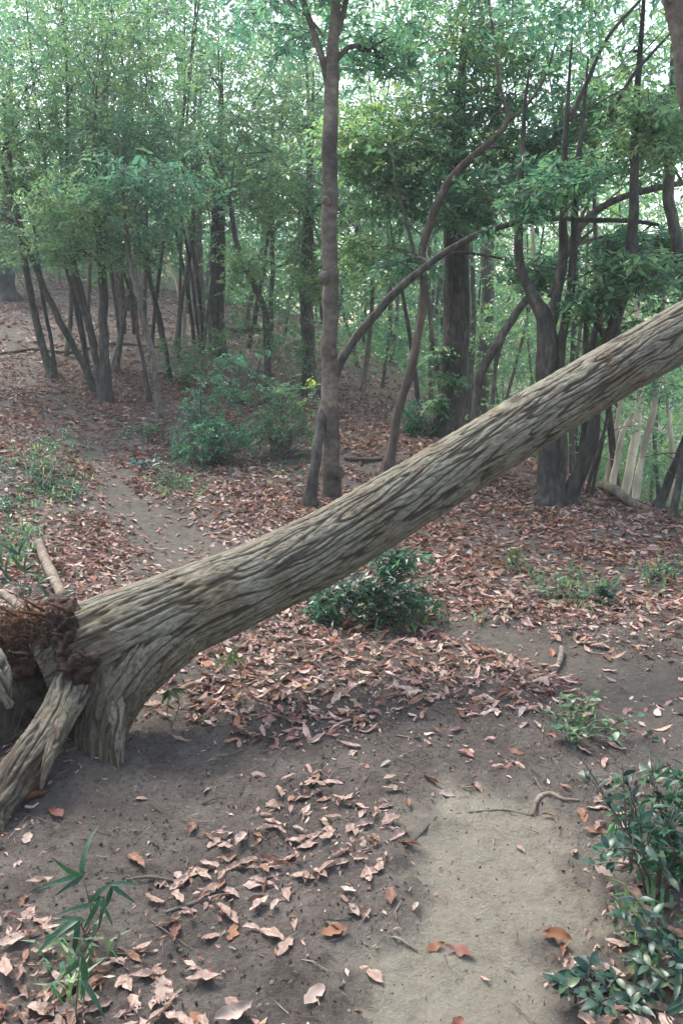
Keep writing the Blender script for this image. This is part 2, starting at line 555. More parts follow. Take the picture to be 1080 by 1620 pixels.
nt.links.new(nA.outputs['Fac'], mixn.inputs[0]); nt.links.new(m2.outputs[0], mixn.inputs[2])
mixc = n_(nt, 'ShaderNodeMath', operation='MULTIPLY_ADD'); mixc.inputs[1].default_value = 0.6
nt.links.new(nC.outputs['Fac'], mixc.inputs[0]); nt.links.new(m2.outputs[0], mixc.inputs[2])
nt.links.new(mixn.outputs[0], soil.inputs[0])
nt.links.new(mixc.outputs[0], sandr.inputs[0]); nt.links.new(mixc.outputs[0], trod.inputs[0])
x1 = n_(nt, 'ShaderNodeMix', data_type='RGBA'); x2 = n_(nt, 'ShaderNodeMix', data_type='RGBA')
nt.links.new(a_p.outputs['Fac'], x1.inputs[0]); nt.links.new(soil.outputs[0], x1.inputs[6]); nt.links.new(trod.outputs[0], x1.inputs[7])
nt.links.new(a_s.outputs['Fac'], x2.inputs[0]); nt.links.new(x1.outputs[2], x2.inputs[6]); nt.links.new(sandr.outputs[0], x2.inputs[7])
nt.links.new(x2.outputs[2], bs.inputs['Base Color'])
bs.inputs['Roughness'].default_value = 0.95
bs.inputs['Specular IOR Level'].default_value = 0.15
hsum = n_(nt, 'ShaderNodeMath', operation='MULTIPLY_ADD'); hsum.inputs[1].default_value = 0.08
nt.links.new(vor.outputs['Distance'], hsum.inputs[0]); nt.links.new(nB.outputs['Fac'], hsum.inputs[2])
bp = n_(nt, 'ShaderNodeBump', Strength=1.0, Distance=0.045)
nt.links.new(hsum.outputs[0], bp.inputs['Height']); nt.links.new(bp.outputs[0], bs.inputs['Normal'])
M_soil = m

face_m = pmask.max(0)[GQ].mean(1)
sand_v = pmask[0]
trod_v = np.maximum(pmask[1], pmask[2])


def sub_sheet(name, sel):
    q = GQ[sel]
    u, inv = np.unique(q, return_inverse=True)
    me = make_mesh(name, GV[u], inv.reshape(-1, 4), None, M_soil, None, True, {'sand': sand_v[u], 'trodden': trod_v[u]})
    return tag(link(name, me), kind='structure')


fc = GV[GQ].mean(1)
on_path = face_m > 0.5
is_near = on_path & (sdist(fc[:, :2], PW_NEAR) > -0.5) & (fc[:, 1] < 3.9)
is_left = on_path & ~is_near & (fc[:, 0] < 0) & (fc[:, 1] > 6)
is_right = on_path & ~is_near & ~is_left
ground = sub_sheet('ground', ~on_path)
ground['label'] = 'bare grey brown forest soil under the leaf litter'
o = sub_sheet('path', is_near); o['label'] = 'pale sandy trodden strip of path in front of the fallen trunk'
o = sub_sheet('path', is_left); o['label'] = 'grey trodden path winding uphill behind the fallen trunk'
o = sub_sheet('path', is_right); o['label'] = 'bare trodden path under the trunk leading off to the right'

# ------------------------------------------------------------------ the fallen tree
m, nt, bs = nodes_of('furrowed_bark')
at = n_(nt, 'ShaderNodeAttribute', attribute_name='ridge')
tc = n_(nt, 'ShaderNodeTexCoord')
n1 = n_(nt, 'ShaderNodeTexNoise', Scale=35.0, Detail=7.0, Roughness=0.7)
n2 = n_(nt, 'ShaderNodeTexNoise', Scale=4.0, Detail=5.0, Roughness=0.65)
n3 = n_(nt, 'ShaderNodeTexNoise', Scale=9.0, Detail=6.0, Roughness=0.7)
for q in (n1, n2, n3): nt.links.new(tc.outputs['Object'], q.inputs['Vector'])
ma = n_(nt, 'ShaderNodeMath', operation='MULTIPLY_ADD'); ma.inputs[1].default_value = 0.45; 
nt.links.new(n1.outputs['Fac'], ma.inputs[0])
sb = n_(nt, 'ShaderNodeMath', operation='SUBTRACT'); sb.inputs[1].default_value = 0.22
nt.links.new(at.outputs['Fac'], sb.inputs[0]); nt.links.new(sb.outputs[0], ma.inputs[2])
rb = ramp(nt, [(0.06, (0.044, 0.036, 0.027)), (0.36, (0.084, 0.073, 0.055)), (0.64, (0.127, 0.114, 0.088)), (0.98, (0.200, 0.186, 0.146))])
nt.links.new(ma.outputs[0], rb.inputs[0])
rl = ramp(nt, [(0.36, (0.82, 0.72, 0.62)), (0.48, (1, 0.99, 0.97)), (0.66, (1.04, 1.06, 0.99))])
nt.links.new(n2.outputs['Fac'], rl.inputs[0])
mx = n_(nt, 'ShaderNodeMix', data_type='RGBA', blend_type='MULTIPLY'); mx.inputs[0].default_value = 1
nt.links.new(rb.outputs[0], mx.inputs[6]); nt.links.new(rl.outputs[0], mx.inputs[7])
rs = ramp(nt, [(0.66, (0, 0, 0)), (0.72, (1, 1, 1))])
nt.links.new(n3.outputs['Fac'], rs.inputs[0])
mo = n_(nt, 'ShaderNodeMix', data_type='RGBA'); mo.inputs[7].default_value = (0.20, 0.125, 0.075, 1)
mf = n_(nt, 'ShaderNodeMath', operation='MULTIPLY'); mf.inputs[1].default_value = 0.6
nt.links.new(rs.outputs[0], mf.inputs[0])
nt.links.new(mf.outputs[0], mo.inputs[0]); nt.links.new(mx.outputs[2], mo.inputs[6])
ad_ = n_(nt, 'ShaderNodeAttribute', attribute_name='dirt')
md = n_(nt, 'ShaderNodeMix', data_type='RGBA')
rd = ramp(nt, [(0.3, (0.026, 0.020, 0.016)), (0.7, (0.105, 0.078, 0.058))])
nt.links.new(n1.outputs['Fac'], rd.inputs[0])
nt.links.new(ad_.outputs['Fac'], md.inputs[0]); nt.links.new(mo.outputs[2], md.inputs[6]); nt.links.new(rd.outputs[0], md.inputs[7])
nt.links.new(md.outputs[2], bs.inputs['Base Color'])
bs.inputs['Roughness'].default_value = 0.9
bs.inputs['Specular IOR Level'].default_value = 0.2
bp = n_(nt, 'ShaderNodeBump', Strength=0.6, Distance=0.008)
nt.links.new(n1.outputs['Fac'], bp.inputs['Height']); nt.links.new(bp.outputs[0], bs.inputs['Normal'])
M_bark = m


def bark_tube(pts, n, sides, depth=0.016, across=31.0, along=2.7, seed=0.0, lump=0.05, flute=0.0):
    """Tube whose bark is cut by long, merging furrows. pts rows: x, y, z, radius. Returns V, quads, ridge height 0..1."""
    sp = spline(pts, n)
    C, R = sp[:, :3], sp[:, 3]
    T, N, B = frames(C)
    s = np.concatenate([[0], np.cumsum(np.linalg.norm(np.diff(C, axis=0), axis=1))])
    th = np.linspace(0, 2 * np.pi, sides, endpoint=False)
    SS, TH = np.meshgrid(s, th, indexing='ij')
    RR = np.broadcast_to(R[:, None], SS.shape)
    tw = TH + 0.25 * SS
    q = np.stack([np.cos(tw) * RR, np.sin(tw) * RR, SS], -1).reshape(-1, 3)
    big = fbm(q * A([3, 3, 1.2]) + seed, 2)
    qq = q * A([across, across, along]) + seed
    warp = np.stack([fbm(q * A([7, 7, 5.0]) + 31 + seed, 2), fbm(q * A([7, 7, 5.0]) + 77 + seed, 2), fbm(q * 9 + 5, 2)], -1)
    qq = qq + warp * A([0.30, 0.30, 0.18])
    f1 = smooth(0.010, 0.125, np.abs(noise3(qq)))
    f2 = smooth(0.0, 0.085, np.abs(noise3(qq * A([1.6, 1.6, 1.9]) + 41)))
    f3 = smooth(0.0, 0.16, np.abs(noise3(q * A([across * 2.6, across * 2.6, along * 6]) + 11 + warp * 0.7)))
    fine = fbm(q * A([60, 60, 16]) + 3, 2)
    flake = noise3(q * A([across * 1.3, across * 1.3, along * 3.5]) + 61 + warp * 0.5)
    h = f1 * (0.58 + 0.42 * f2) * (0.70 + 0.30 * f3) * (0.93 + 0.16 * np.clip(np.floor(flake * 5) / 3, -.6, .6))
    ridge = np.clip(h * 0.92 + 0.30 * fine, 0, 1)
    disp = depth * (h - 0.75) + 0.0045 * fine + lump * RR.reshape(-1) * big
    if flute:
        disp = disp + flute * RR.reshape(-1) * np.cos(5 * TH.reshape(-1) + 1.3) * smooth(s[-1] * 0.80, s[-1], SS.reshape(-1))
    d = np.cos(TH)[..., None] * N[:, None] + np.sin(TH)[..., None] * B[:, None]
    V = C[:, None] + d * (RR + disp.reshape(RR.shape))[..., None]
    i, j = np.meshgrid(np.arange(n - 1), np.arange(sides), indexing='ij')
    j2 = (j + 1) % sides
    Q = np.stack([i * sides + j, i * sides + j2, (i + 1) * sides + j2, (i + 1) * sides + j], -1).reshape(-1, 4)
    return V.reshape(-1, 3), Q, ridge


def px_path(rows):
    """rows (px, py, Y, width_px) -> x, y, z, radius."""
    out = []
    for px, py, Y, w in rows:
        p = P(px, py, Y)
        out.append([*p, w / 2 / FPX * to_px(p[None])[2][0]])
    return A(out)


root_loc = A([BASE[0], BASE[1], ground_z(BASE[0], BASE[1], False)[0]])
ft = thing('fallen_tree', root_loc, 'huge uprooted furrowed grey trunk leaning diagonally across the path', 'fallen tree')
lg = px_path([(1080, 525, 5.00, 100), (950, 600, 4.75, 102), (800, 690, 4.5, 108), (660, 777, 4.25, 118), (520, 862, 4.0, 130), (400, 922, 3.77, 140),
              (300, 963, 3.57, 152), (220, 998, 3.42, 168), (155, 1028, 3.32, 180), (100, 1052, 3.25, 168), (62, 1068, 3.2, 110)])
lg[:, 3] *= 0.885
d = lg[0] - lg[1]
lg = np.vstack([lg[0] + d * 9 * A([1, 1, 1, 0.4]), lg[0] + d * 4 * A([1, 1, 1, 0.5]), lg])
V, Q, ridge = bark_tube(lg, 1150, 270, 0.0108)
# the off-frame end needs no fine rows: keep every 6th row out there
n, sd = 1150, 270
pxs = to_px(V)[0].reshape(n, sd).min(1)
keep = np.array([k for k in range(n) if pxs[k] < 1130 or k % 8 == 0])
V3 = V.reshape(n, sd, 3)[keep].reshape(-1, 3); r3 = ridge.reshape(n, sd)[keep].ravel(); nn = len(keep)
i, j = np.meshgrid(np.arange(nn - 1), np.arange(sd), indexing='ij')
Q3 = np.stack([i * sd + j, i * sd + (j + 1) % sd, (i + 1) * sd + (j + 1) % sd, (i + 1) * sd + j], -1).reshape(-1, 4)
def dirt_of(V, lo=0.12, hi=0.60, k=0.95):
    """Soil and rot still clinging to the torn foot of the tree."""
    h = V[:, 2] - root_loc[2] + 0.16 * fbm(V * 6, 3) + 0.9 * np.maximum(V[:, 0] - BASE[0] - 0.05, 0)
    return k * (1 - smooth(lo, hi, h))


def bark_root(rows, n, sides, label=None, lo=-.25, hi=.42, **kw):
    V, Q, r = bark_tube(px_path(rows), n, sides, **kw)
    o = link('root', make_mesh('root', V - root_loc, Q, None, M_bark, None, True, {'ridge': r, 'dirt': dirt_of(V, lo, hi, .85)}), ft)
    if label: o['label'] = label
    return o


link('trunk', make_mesh('trunk', V3 - root_loc, Q3, None, M_bark, None, True, {'ridge': r3, 'dirt': dirt_of(V3)}), ft)
bark_root([(330, 966, 3.60, 80), (262, 1008, 3.44, 108), (210, 1052, 3.29, 112), (178, 1108, 3.17, 92), (160, 1160, 3.11, 80), (155, 1212, 3.06, 76), (155, 1290, 3.03, 96)], 330, 170,
          'stout root bending down from the trunk into the soil', lo=.12, hi=.60, depth=0.014, flute=0.16, lump=0.14, seed=7)
bark_root([(150, 1030, 3.28, 80), (116, 1085, 3.12, 62), (92, 1132, 2.99, 56), (58, 1186, 2.86, 60), (22, 1236, 2.76, 60), (-6, 1285, 2.66, 48), (-4, 1328, 2.60, 30), (16, 1350, 2.57, 18), (30, 1362, 2.56, 7)], 170, 110,
          'thick bark covered root splayed down to the left', depth=0.015, across=28, along=4, lump=0.16, seed=20)
bark_root([(178, 1105, 3.12, 44), (186, 1155, 3.05, 24), (184, 1205, 3.0, 20), (188, 1260, 2.96, 24)], 90, 60, depth=0.012, across=26, along=5, seed=40)
bark_root([(112, 1095, 3.06, 26), (94, 1150, 2.90, 20), (78, 1196, 2.80, 17), (70, 1226, 2.76, 12), (66, 1248, 2.74, 4)], 80, 40, depth=0.008, across=30, along=6, seed=80)


def lump(mb, c, r, seed, amp=0.35, freq=7.0, nu=48, nv=30, rot=0.0):
    u = np.linspace(0, 2 * np.pi, nu, endpoint=False)
    v = np.linspace(0, np.pi, nv)
    vv, uu = np.meshgrid(v, u, indexing='ij')
    d = np.stack([np.sin(vv) * np.cos(uu), np.sin(vv) * np.sin(uu), np.cos(vv)], -1).reshape(-1, 3)
    p = d * A(r)
    k = 1 + amp * fbm(p * freq + seed, 4, 0.6) + amp * 0.35 * np.abs(fbm(p * freq * 4 + seed, 2))
    p = p * k[:, None]
    ca, sa = math.cos(rot), math.sin(rot)
    p = np.column_stack([p[:, 0] * ca - p[:, 2] * sa, p[:, 1], p[:, 0] * sa + p[:, 2] * ca]) + A(c)
    i, j = np.meshgrid(np.arange(nv - 1), np.arange(nu), indexing='ij')
    mb.add(p, np.stack([i * nu + j, (i + 1) * nu + j, (i + 1) * nu + (j + 1) % nu, i * nu + (j + 1) % nu], -1).reshape(-1, 4))


def fibres(mb, c, r, n, L, rad, seed):
    g = np.random.default_rng(seed)
    for _ in range(n):
        p = A(c) + g.normal(size=3) * A(r) * 0.75
        d = unit(g.normal(size=3) + A([0.6, -0.2, 0.3]))
        l = L * g.uniform(0.4, 1.3)
        C = np.stack([p, p + d * l * 0.5 + g.normal(size=3) * l * 0.12, p + d * l])
        mb.add(*tube(C, [rad, rad * 0.8, rad * 0.2], 4))


mb = MB()
lump(mb, P(20, 1150, 3.42), (0.17, 0.16, 0.30), 3, 0.5, 6)
lump(mb, P(-70, 1120, 3.40), (0.26, 0.22, 0.36), 9, 0.5, 5)
lump(mb, P(-30, 1260, 3.15), (0.15, 0.14, 0.15), 12, 0.5, 7)
lump(mb, P(75, 1075, 3.36), (0.13, 0.10, 0.12), 15, 0.5, 8)
lump(mb, P(108, 1170, 3.16), (0.07, 0.07, 0.14), 23, 0.5, 9)  # dark lump added for the shade in the hollow between the roots
lump(mb, P(10, 1400, 2.80), (0.09, 0.08, 0.05), 19, 0.5, 9)
g = np.random.default_rng(77)
for _ in range(50):                                                   # hair roots torn out with the soil
    p = P(g.uniform(-60, 80), g.uniform(1060, 1220), g.uniform(3.1, 3.3))
    C = np.stack([p, p + A([g.normal() * .05, -.04, -.05]), p + A([g.normal() * .1, -.06 - .03 * g.random(), -.13])])
    mb.add(*tube(C, [0.003, 0.002, 0.001], 4))
o = mb.build('root_plate', M_soil_lump, ft); o['label'] = 'dark torn soil held among the roots, with the shaded hollow darkened'
mb = MB()
lump(mb, P(92, 1008, 3.30), (0.10, 0.10, 0.085), 33, 0.75, 13, 70, 46, 0.3)
lump(mb, P(122, 1055, 3.10), (0.07, 0.06, 0.05), 37, 0.9, 17, 60, 40)
lump(mb, P(108, 1000, 3.22), (0.075, 0.10, 0.09), 39, 1.0, 19, 70, 46)
lump(mb, P(45, 1045, 3.24), (0.10, 0.09, 0.06), 41, 0.7, 13, 60, 40, 0.5)
lump(mb, P(84, 962, 3.46), (0.075, 0.07, 0.035), 47, 0.6, 13, 50, 34, 0.5)
fibres(mb, P(80, 1020, 3.18), (0.14, 0.06, 0.07), 320, 0.07, 0.0018, 4)
o = mb.build('broken_wood', M_rot, ft); o['label'] = 'dark reddish torn rotten wood at the stump'
mb = MB()
lump(mb, P(35, 992, 3.30), (0.125, 0.11, 0.062), 53, 0.6, 14, 80, 50, 0.12)
fibres(mb, P(35, 990, 3.22), (0.12, 0.06, 0.05), 420, 0.075, 0.0016, 8)
for _ in range(26):                                                   # splinters standing out of the break
    p = P(g.uniform(20, 125), g.uniform(965, 1050), g.uniform(3.12, 3.3)); l = g.uniform(.05, .15)
    d = unit(A([-1.0 + g.normal() * .5, -.3 + g.normal() * .4, .15 + g.normal() * .45])); w = g.uniform(.004, .010)
    v, q_, t_ = tube(np.stack([p, p + d * l * .5, p + d * l]), [w, w * .8, w * .1], 5, .3, 40, 3)
    mb.add(v, q_, t_)
o = mb.build('rotten_pulp', M_punk, ft); o['label'] = 'orange brown crumbling fibrous rotten wood'
o = bark_root([(-60, 1000, 3.12, 40), (-15, 1040, 3.03, 40), (2, 1072, 2.99, 32), (9, 1096, 2.97, 22), (17, 1120, 2.96, 8)], 80, 60, 'broken root stub hanging at the left edge', lo=-1.2, hi=.9, depth=0.016, across=34, along=7, lump=0.30, seed=90)


def stick(name, pts, label, cat, mat=None, sides=10, rough=0.18, freq=25, seed=0, group=None, stubs=0):
    """pts rows x, y, z, radius -> one stick lying or leaning in the place."""
    sp = spline(A(pts, float), 26)
    mb = MB()
    mb.add(*tube(sp[:, :3], sp[:, 3], sides, rough, freq, seed))
    g = np.random.default_rng(int(seed * 10) + 5)
    for _ in range(stubs):
        k = g.integers(5, 22)
        p = sp[k, :3]; d = unit(g.normal(size=3) + A([0, 0, 0.8])); r = sp[k, 3]
        C = np.stack([p, p + d * r * 3, p + d * r * g.uniform(5, 9)])
        mb.add(*tube(C, [r * .6, r * .45, r * .15], 6))
    o = mb.build(name, mat or M_twig, None, origin=sp[0, :3])
    o.location = sp[0, :3]
    return tag(o, label, cat, group)


def gstick(pxs, w, lift=0.5):
    """Ground-lying stick through photograph pixels; w widths in pixels."""
    rows = []
    for (px, py), ww in zip(pxs, w):
        h = hit(px, py)
        r = ww / 2 / FPX * to_px(h[None])[2][0]
        rows.append([h[0], h[1], ground_z(h[0], h[1])[0] + r * (0.6 + lift), r])
    return rows


stick('broken_branch', gstick([(63, 866), (72, 893), (84, 920), (100, 958)], [14, 16, 17, 15]), 'thick pale broken branch lying on leaves behind the stump', 'branch', seed=1, rough=0.3)
stick('broken_branch', px_path([(2, 938, 3.75, 13), (30, 958, 3.6, 15), (62, 985, 3.42, 14)]), 'short pale snapped branch sticking out of the orange rotten wood', 'branch', seed=2)
stick('twig', gstick([(888, 1024), (886, 1040), (878, 1060)], [8, 9, 6], 1.2), 'crooked pale short twig upright on the bare path right of the bush', 'twig', seed=3)
stick('surface_root', gstick([(262, 1442), (310, 1430), (350, 1412), (400, 1393), (448, 1384)], [5, 7, 6, 5, 3], 0.2), 'long thin brown root curving over the soil by the clump of leaves', 'root', M_grey, seed=4)
stick('surface_root', gstick([(842, 1282), (850, 1262), (870, 1256), (890, 1266), (916, 1266)], [5, 8, 8, 6, 3], 0.5), 'thick bent grey root arching from the ground above the sand', 'root', M_twig, seed=5)
stick('twig', gstick([(722, 1282), (760, 1276), (800, 1275), (842, 1282)], [2, 3, 3, 2]), 'thin dark twig lying across the top of the sandy patch', 'twig', M_grey, seed=6)
stick('twig', gstick([(588, 1492), (622, 1486), (660, 1494)], [3, 4, 3]), 'thin pale twig at the left edge of the sandy patch', 'twig', seed=7)
stick('twig', gstick([(200, 1394), (240, 1393), (292, 1396)], [3, 5, 4]), 'straight thin twig pointing right from the bamboo grass', 'twig', M_brown, seed=8)
stick('bamboo_stalk', px_path([(50, 1402, 2.40, 6), (85, 1418, 2.38, 6), (118, 1436, 2.36, 5)]), 'straw coloured dead stalk leaning among the bamboo grass blades', 'stalk', M_pale, seed=9, rough=0.05)
stick('twig', gstick([(1020, 1430), (1060, 1400), (1100, 1370)], [4, 5, 4], 3), 'grey twig leaning under the glossy shrub', 'twig', seed=10)
stick('fallen_log', gstick([(0, 562), (60, 556), (110, 560), (180, 546), (262, 552)], [4, 5, 6, 5, 4], 0.2), 'long thin dark log lying across the slope behind the left trunks', 'log', M_grey, seed=11)
stick('fallen_log', gstick([(950, 778), (968, 786), (1000, 806), (1030, 812)], [14, 16, 14, 8]), 'short thick grey log at the crest beside the pale trunks', 'log', M_root, seed=12)
stick('fallen_branch', gstick([(545, 728), (580, 732), (606, 730)], [6, 7, 5]), 'dark fallen branch on leaves beside the curved trunk', 'branch', M_dark, seed=13)
stick('fallen_branch', gstick([(690, 1300), (660, 1325), (640, 1352)], [3, 4, 3]), 'little dark twig where the leaf clump meets the sand', 'twig', M_dark, seed=14)
stick('fallen_branch', gstick([(350, 520), (375, 528), (400, 522), (425, 530)], [8, 10, 10, 8]), 'dark log across the far slope behind the thick trunk', 'log', M_dark, seed=15)

# ------------------------------------------------------------------ standing trees
GREENS = A([(0.026, 0.070, 0.048), (0.043, 0.110, 0.068), (0.064, 0.148, 0.084), (0.092, 0.185, 0.090), (0.140, 0.225, 0.088)])


def spray_leaves(mb, centers, L, k, g, tint=(1, 1, 1), droop=0.25, bright=0.0, wr=0.42, twig=True):
    """k leaves alternately along a short twig at every centre."""
    n = len(centers)
    az = g.uniform(0, 2 * np.pi, n)
    d = unit(np.column_stack([np.cos(az), np.sin(az), g.normal(-droop, 0.28, n)]))
    up = unit(np.column_stack([g.normal(0, .35, n), g.normal(0, .35, n), np.ones(n)]))
    side = unit(np.cross(d, up))
    up = np.cross(side, d)
    TL = L * k * 0.30
    t = (np.arange(k) + 0.5) / k
    sgn = np.where(np.arange(k) % 2 == 0, 1.0, -1.0)
    pos = centers[:, None] + d[:, None] * (TL * (t - 0.4))[None, :, None] + up[:, None] * (-0.25 * TL * t ** 2)[None, :, None]
    ld = d[:, None] * 0.55 + side[:, None] * (sgn * 0.8)[None, :, None] + g.normal(0, 0.28, (n, k, 3)) + A([0, 0, -0.18])
    ld = unit(ld)
    nr = unit(up[:, None] + g.normal(0, 0.45, (n, k, 3)))
    sd = unit(np.cross(nr, ld))
    nr = np.cross(ld, sd)
    ln = L * g.uniform(0.6, 1.25, (n, k, 1))
    w = ln * wr * 0.5
    b = pos
    tip = pos + ld * ln - nr * ln * 0.10
    ml = pos + ld * ln * 0.45 + sd * w + nr * ln * 0.06
    mr = pos + ld * ln * 0.45 - sd * w + nr * ln * 0.06
    V = np.stack([b, ml, tip, mr], 2).reshape(-1, 3)
    q = np.arange(n * k)[:, None] * 4
    T = np.concatenate([q + A([0, 3, 2]), q + A([0, 2, 1])])
    sc = g.normal(2.0 + bright, 0.75, n)[:, None] + g.normal(0, 0.55, (n, k))
    sc = np.clip(sc, 0, 3.999)
    lo = sc.astype(int); f = (sc - lo)[..., None]
    c = GREENS[lo] * (1 - f) + GREENS[lo + 1] * f
    c = (c * A(tint)).reshape(-1, 3)
    mb.add(V, None, T, np.repeat(c, 4, 0))
    if twig:
        p0 = centers - d * TL * 0.5; p1 = centers + d * TL * 0.1; p2 = centers + d * TL * 0.5 - up * 0.2 * TL
        r = L * 0.03
        Vt = []
        for p, rr in ((p0, r * 1.6), (p1, r), (p2, r * 0.4)):
            for a in (0, 2.1, 4.2):
                Vt.append(p + side * math.cos(a) * rr + up * math.sin(a) * rr)
        Vt = np.stack(Vt, 1).reshape(-1, 3)
        fq = A([[s * 3 + e, s * 3 + (e + 1) % 3, s * 3 + 3 + (e + 1) % 3, s * 3 + 3 + e] for s in (0, 1) for e in (0, 1, 2)])
        mb.add(Vt, (np.arange(n)[:, None, None] * 9 + fq[None]).reshape(-1, 4), None, (0.05, 0.042, 0.034))


def blob_centers(c, r, n, g, flat=0.75, clump=7):
    """Spray positions gathered in layered clumps through an ellipsoid."""
    sub = unit(g.normal(size=(clump, 3))) * (g.random((clump, 1)) ** 0.45) * r
    sub[:, 2] *= flat
    k = g.integers(0, clump, n)
    off = g.normal(size=(n, 3)) * A([0.40, 0.40, 0.20]) * r
    return A(c) + sub[k] + off


TREE_SEED = [0]


def make_tree(name, label, mat, base, stems, blobs=(), branches=(), group=None, Y=None, dY=0.0, L=0.102, tint=(1, 1, 1), bright=0.9, sides=12, rough=0.10, flare=1.5, cat='tree', k=9, dens=1.35):
    """stems / branches: lists of rows (px, py, width_px[, dY]) in the photograph at the tree's own distance;
    blobs: (px, py, radius_px, dY, leaves). Each stem, branch and the crown is its own mesh under the tree."""
    TREE_SEED[0] += 1
    sd = TREE_SEED[0]
    g = np.random.default_rng(1000 + sd)
    b = hit(*base) if Y is None else P(base[0], base[1], Y)
    if Y is not None: b[2] = ground_z(b[0], b[1], False)[0]
    Y0 = b[1]
    t = thing(name, b, label, cat, group)
    paths = []

    def rows3(rows):
        out = []
        for r in rows:
            p = P(r[0], r[1], Y0 + (r[3] if len(r) > 3 else 0))
            out.append([*p, r[2] / 2 / FPX * to_px(p[None])[2][0]])
        return A(out)

    for s, rows in enumerate(stems):
        R3 = rows3(rows)
        grounded = R3[0, 2] < b[2] + 0.35
        if grounded:
            r0 = R3[0].copy(); r0[2] = ground_z(r0[0], r0[1], False)[0] - 0.12; r0[3] *= flare * 1.1
            R3[0, 3] *= flare
            if R3[0, 2] < r0[2] + .1: R3[0, 2] = r0[2] + .12
            nxt = R3[0] * 0.75 + R3[1] * 0.25; nxt[3] = R3[0, 3] / flare * 1.08
            R3 = np.vstack([r0, R3[0], nxt, R3[1:]])
        n = max(14, int(len(R3) * 9))
        sp = spline(R3, n)
        kn = np.minimum(0.55 * sp[:, 3:4], 0.03) * np.minimum(np.arange(n)[:, None] / 6, 1)
        sp[:, :3] += kn * np.column_stack([fbm(sp[:, :3] * 2.6 + sd, 2), fbm(sp[:, :3] * 2.6 + 50 + sd, 2), np.zeros(n)])
        mb = MB(); mb.add(*tube(sp[:, :3], np.maximum(sp[:, 3], 0.002), sides, rough, 5, sd * 3.1))
        if grounded and sp[0, 3] > 0.11:                              # root toes
            for q in range(4):
                a = q * 1.57 + g.uniform(-.5, .5); r = sp[2, 3]
                e = b + A([math.cos(a), math.sin(a), 0]) * r * 2.1; e = A([e[0] - b[0] + R3[0, 0], e[1] - b[1] + R3[0, 1], 0]); e[2] = ground_z(e[0], e[1], False)[0] - 0.05
                c0 = A([R3[0, 0], R3[0, 1], ground_z(R3[0, 0], R3[0, 1], False)[0] + r * 0.55])
                cm = c0 * .45 + e * .55; cm[2] -= r * .35
                cc = spline(np.stack([c0, cm, e]), 7)
                mb.add(*tube(cc, np.linspace(r * .5, r * .2, 7), 8, .15, 8, sd))
        for _ in range(7 if n > 24 else 4):                              # dead twigs and stubs
            q = int(g.integers(n // 4, n - 2)); p = sp[q, :3]; a = g.uniform(0, 6.28)
            d = A([math.cos(a), math.sin(a) * .6, g.uniform(-.1, .9)]); l = g.uniform(.12, .7); rr = min(sp[q, 3] * .3, .008)
            C = spline(np.stack([p, p + d * l * .5 + g.normal(size=3) * .05 * l, p + d * l + g.normal(size=3) * .12 * l]), 6)
            mb.add(*tube(C, np.linspace(rr, rr * .3, 6), 4))
        mb.build('trunk' if s == 0 or grounded else 'branch', mat, t)
        paths.append(sp)
    for rows in branches:
        sp = spline(rows3(rows), 26)
        mb = MB(); mb.add(*tube(sp[:, :3], np.maximum(sp[:, 3], 0.0015), 8, 0.12, 8, sd * 5.3))
        mb.build('branch', mat, t)
        paths.append(sp)
    if tint == (1, 1, 1): tint = [(1, 1, 1), (.82, .98, 1.12), (1.12, 1.04, .85), (.74, .92, 1.05), (1.0, 1.05, 1.1)][sd % 5]
    crown = MB()
    allp = np.vstack(paths)
    for bl in blobs:
        px, py, rp, dy, n = bl
        c = P(px, py, Y0 + dy)
        r = rp / FPX * to_px(c[None])[2][0]
        score = np.linalg.norm(allp[:, :3] - c, axis=1) + 1.5 * np.maximum(allp[:, 2] - c[2] + 0.3 * r, 0)
        s = allp[np.argmin(score)]
        mb = MB()
        mid = (s[:3] + c) / 2 + g.normal(size=3) * 0.12 * r + A([0, 0, 0.1 * r])
        rb = min(s[3] * 0.55, 0.035)
        sp = spline(np.stack([s[:3], mid, c]), 14)
        mb.add(*tube(sp, np.linspace(rb, rb * 0.35, 14), 6, 0.1, 9, sd))
        cen = blob_centers(c, r, max(int(n * dens / k), 3), g)
        for _ in range(9):
            q = sp[g.integers(6, 14)]; e = cen[g.integers(0, len(cen))]
            mm = (q + e) / 2 + g.normal(size=3) * 0.08 * r
            tw = spline(np.stack([q, mm, e]), 8)
            mb.add(*tube(tw, np.linspace(rb * 0.35, 0.0025, 8), 4))
        mb.build('branch', mat, t)
        spray_leaves(crown, cen, L, k, g, tint, bright=bright + g.normal(0, .6))
    if blobs:
        crown.build('crown', M_leaf, t, smooth_shade=False)
    return t


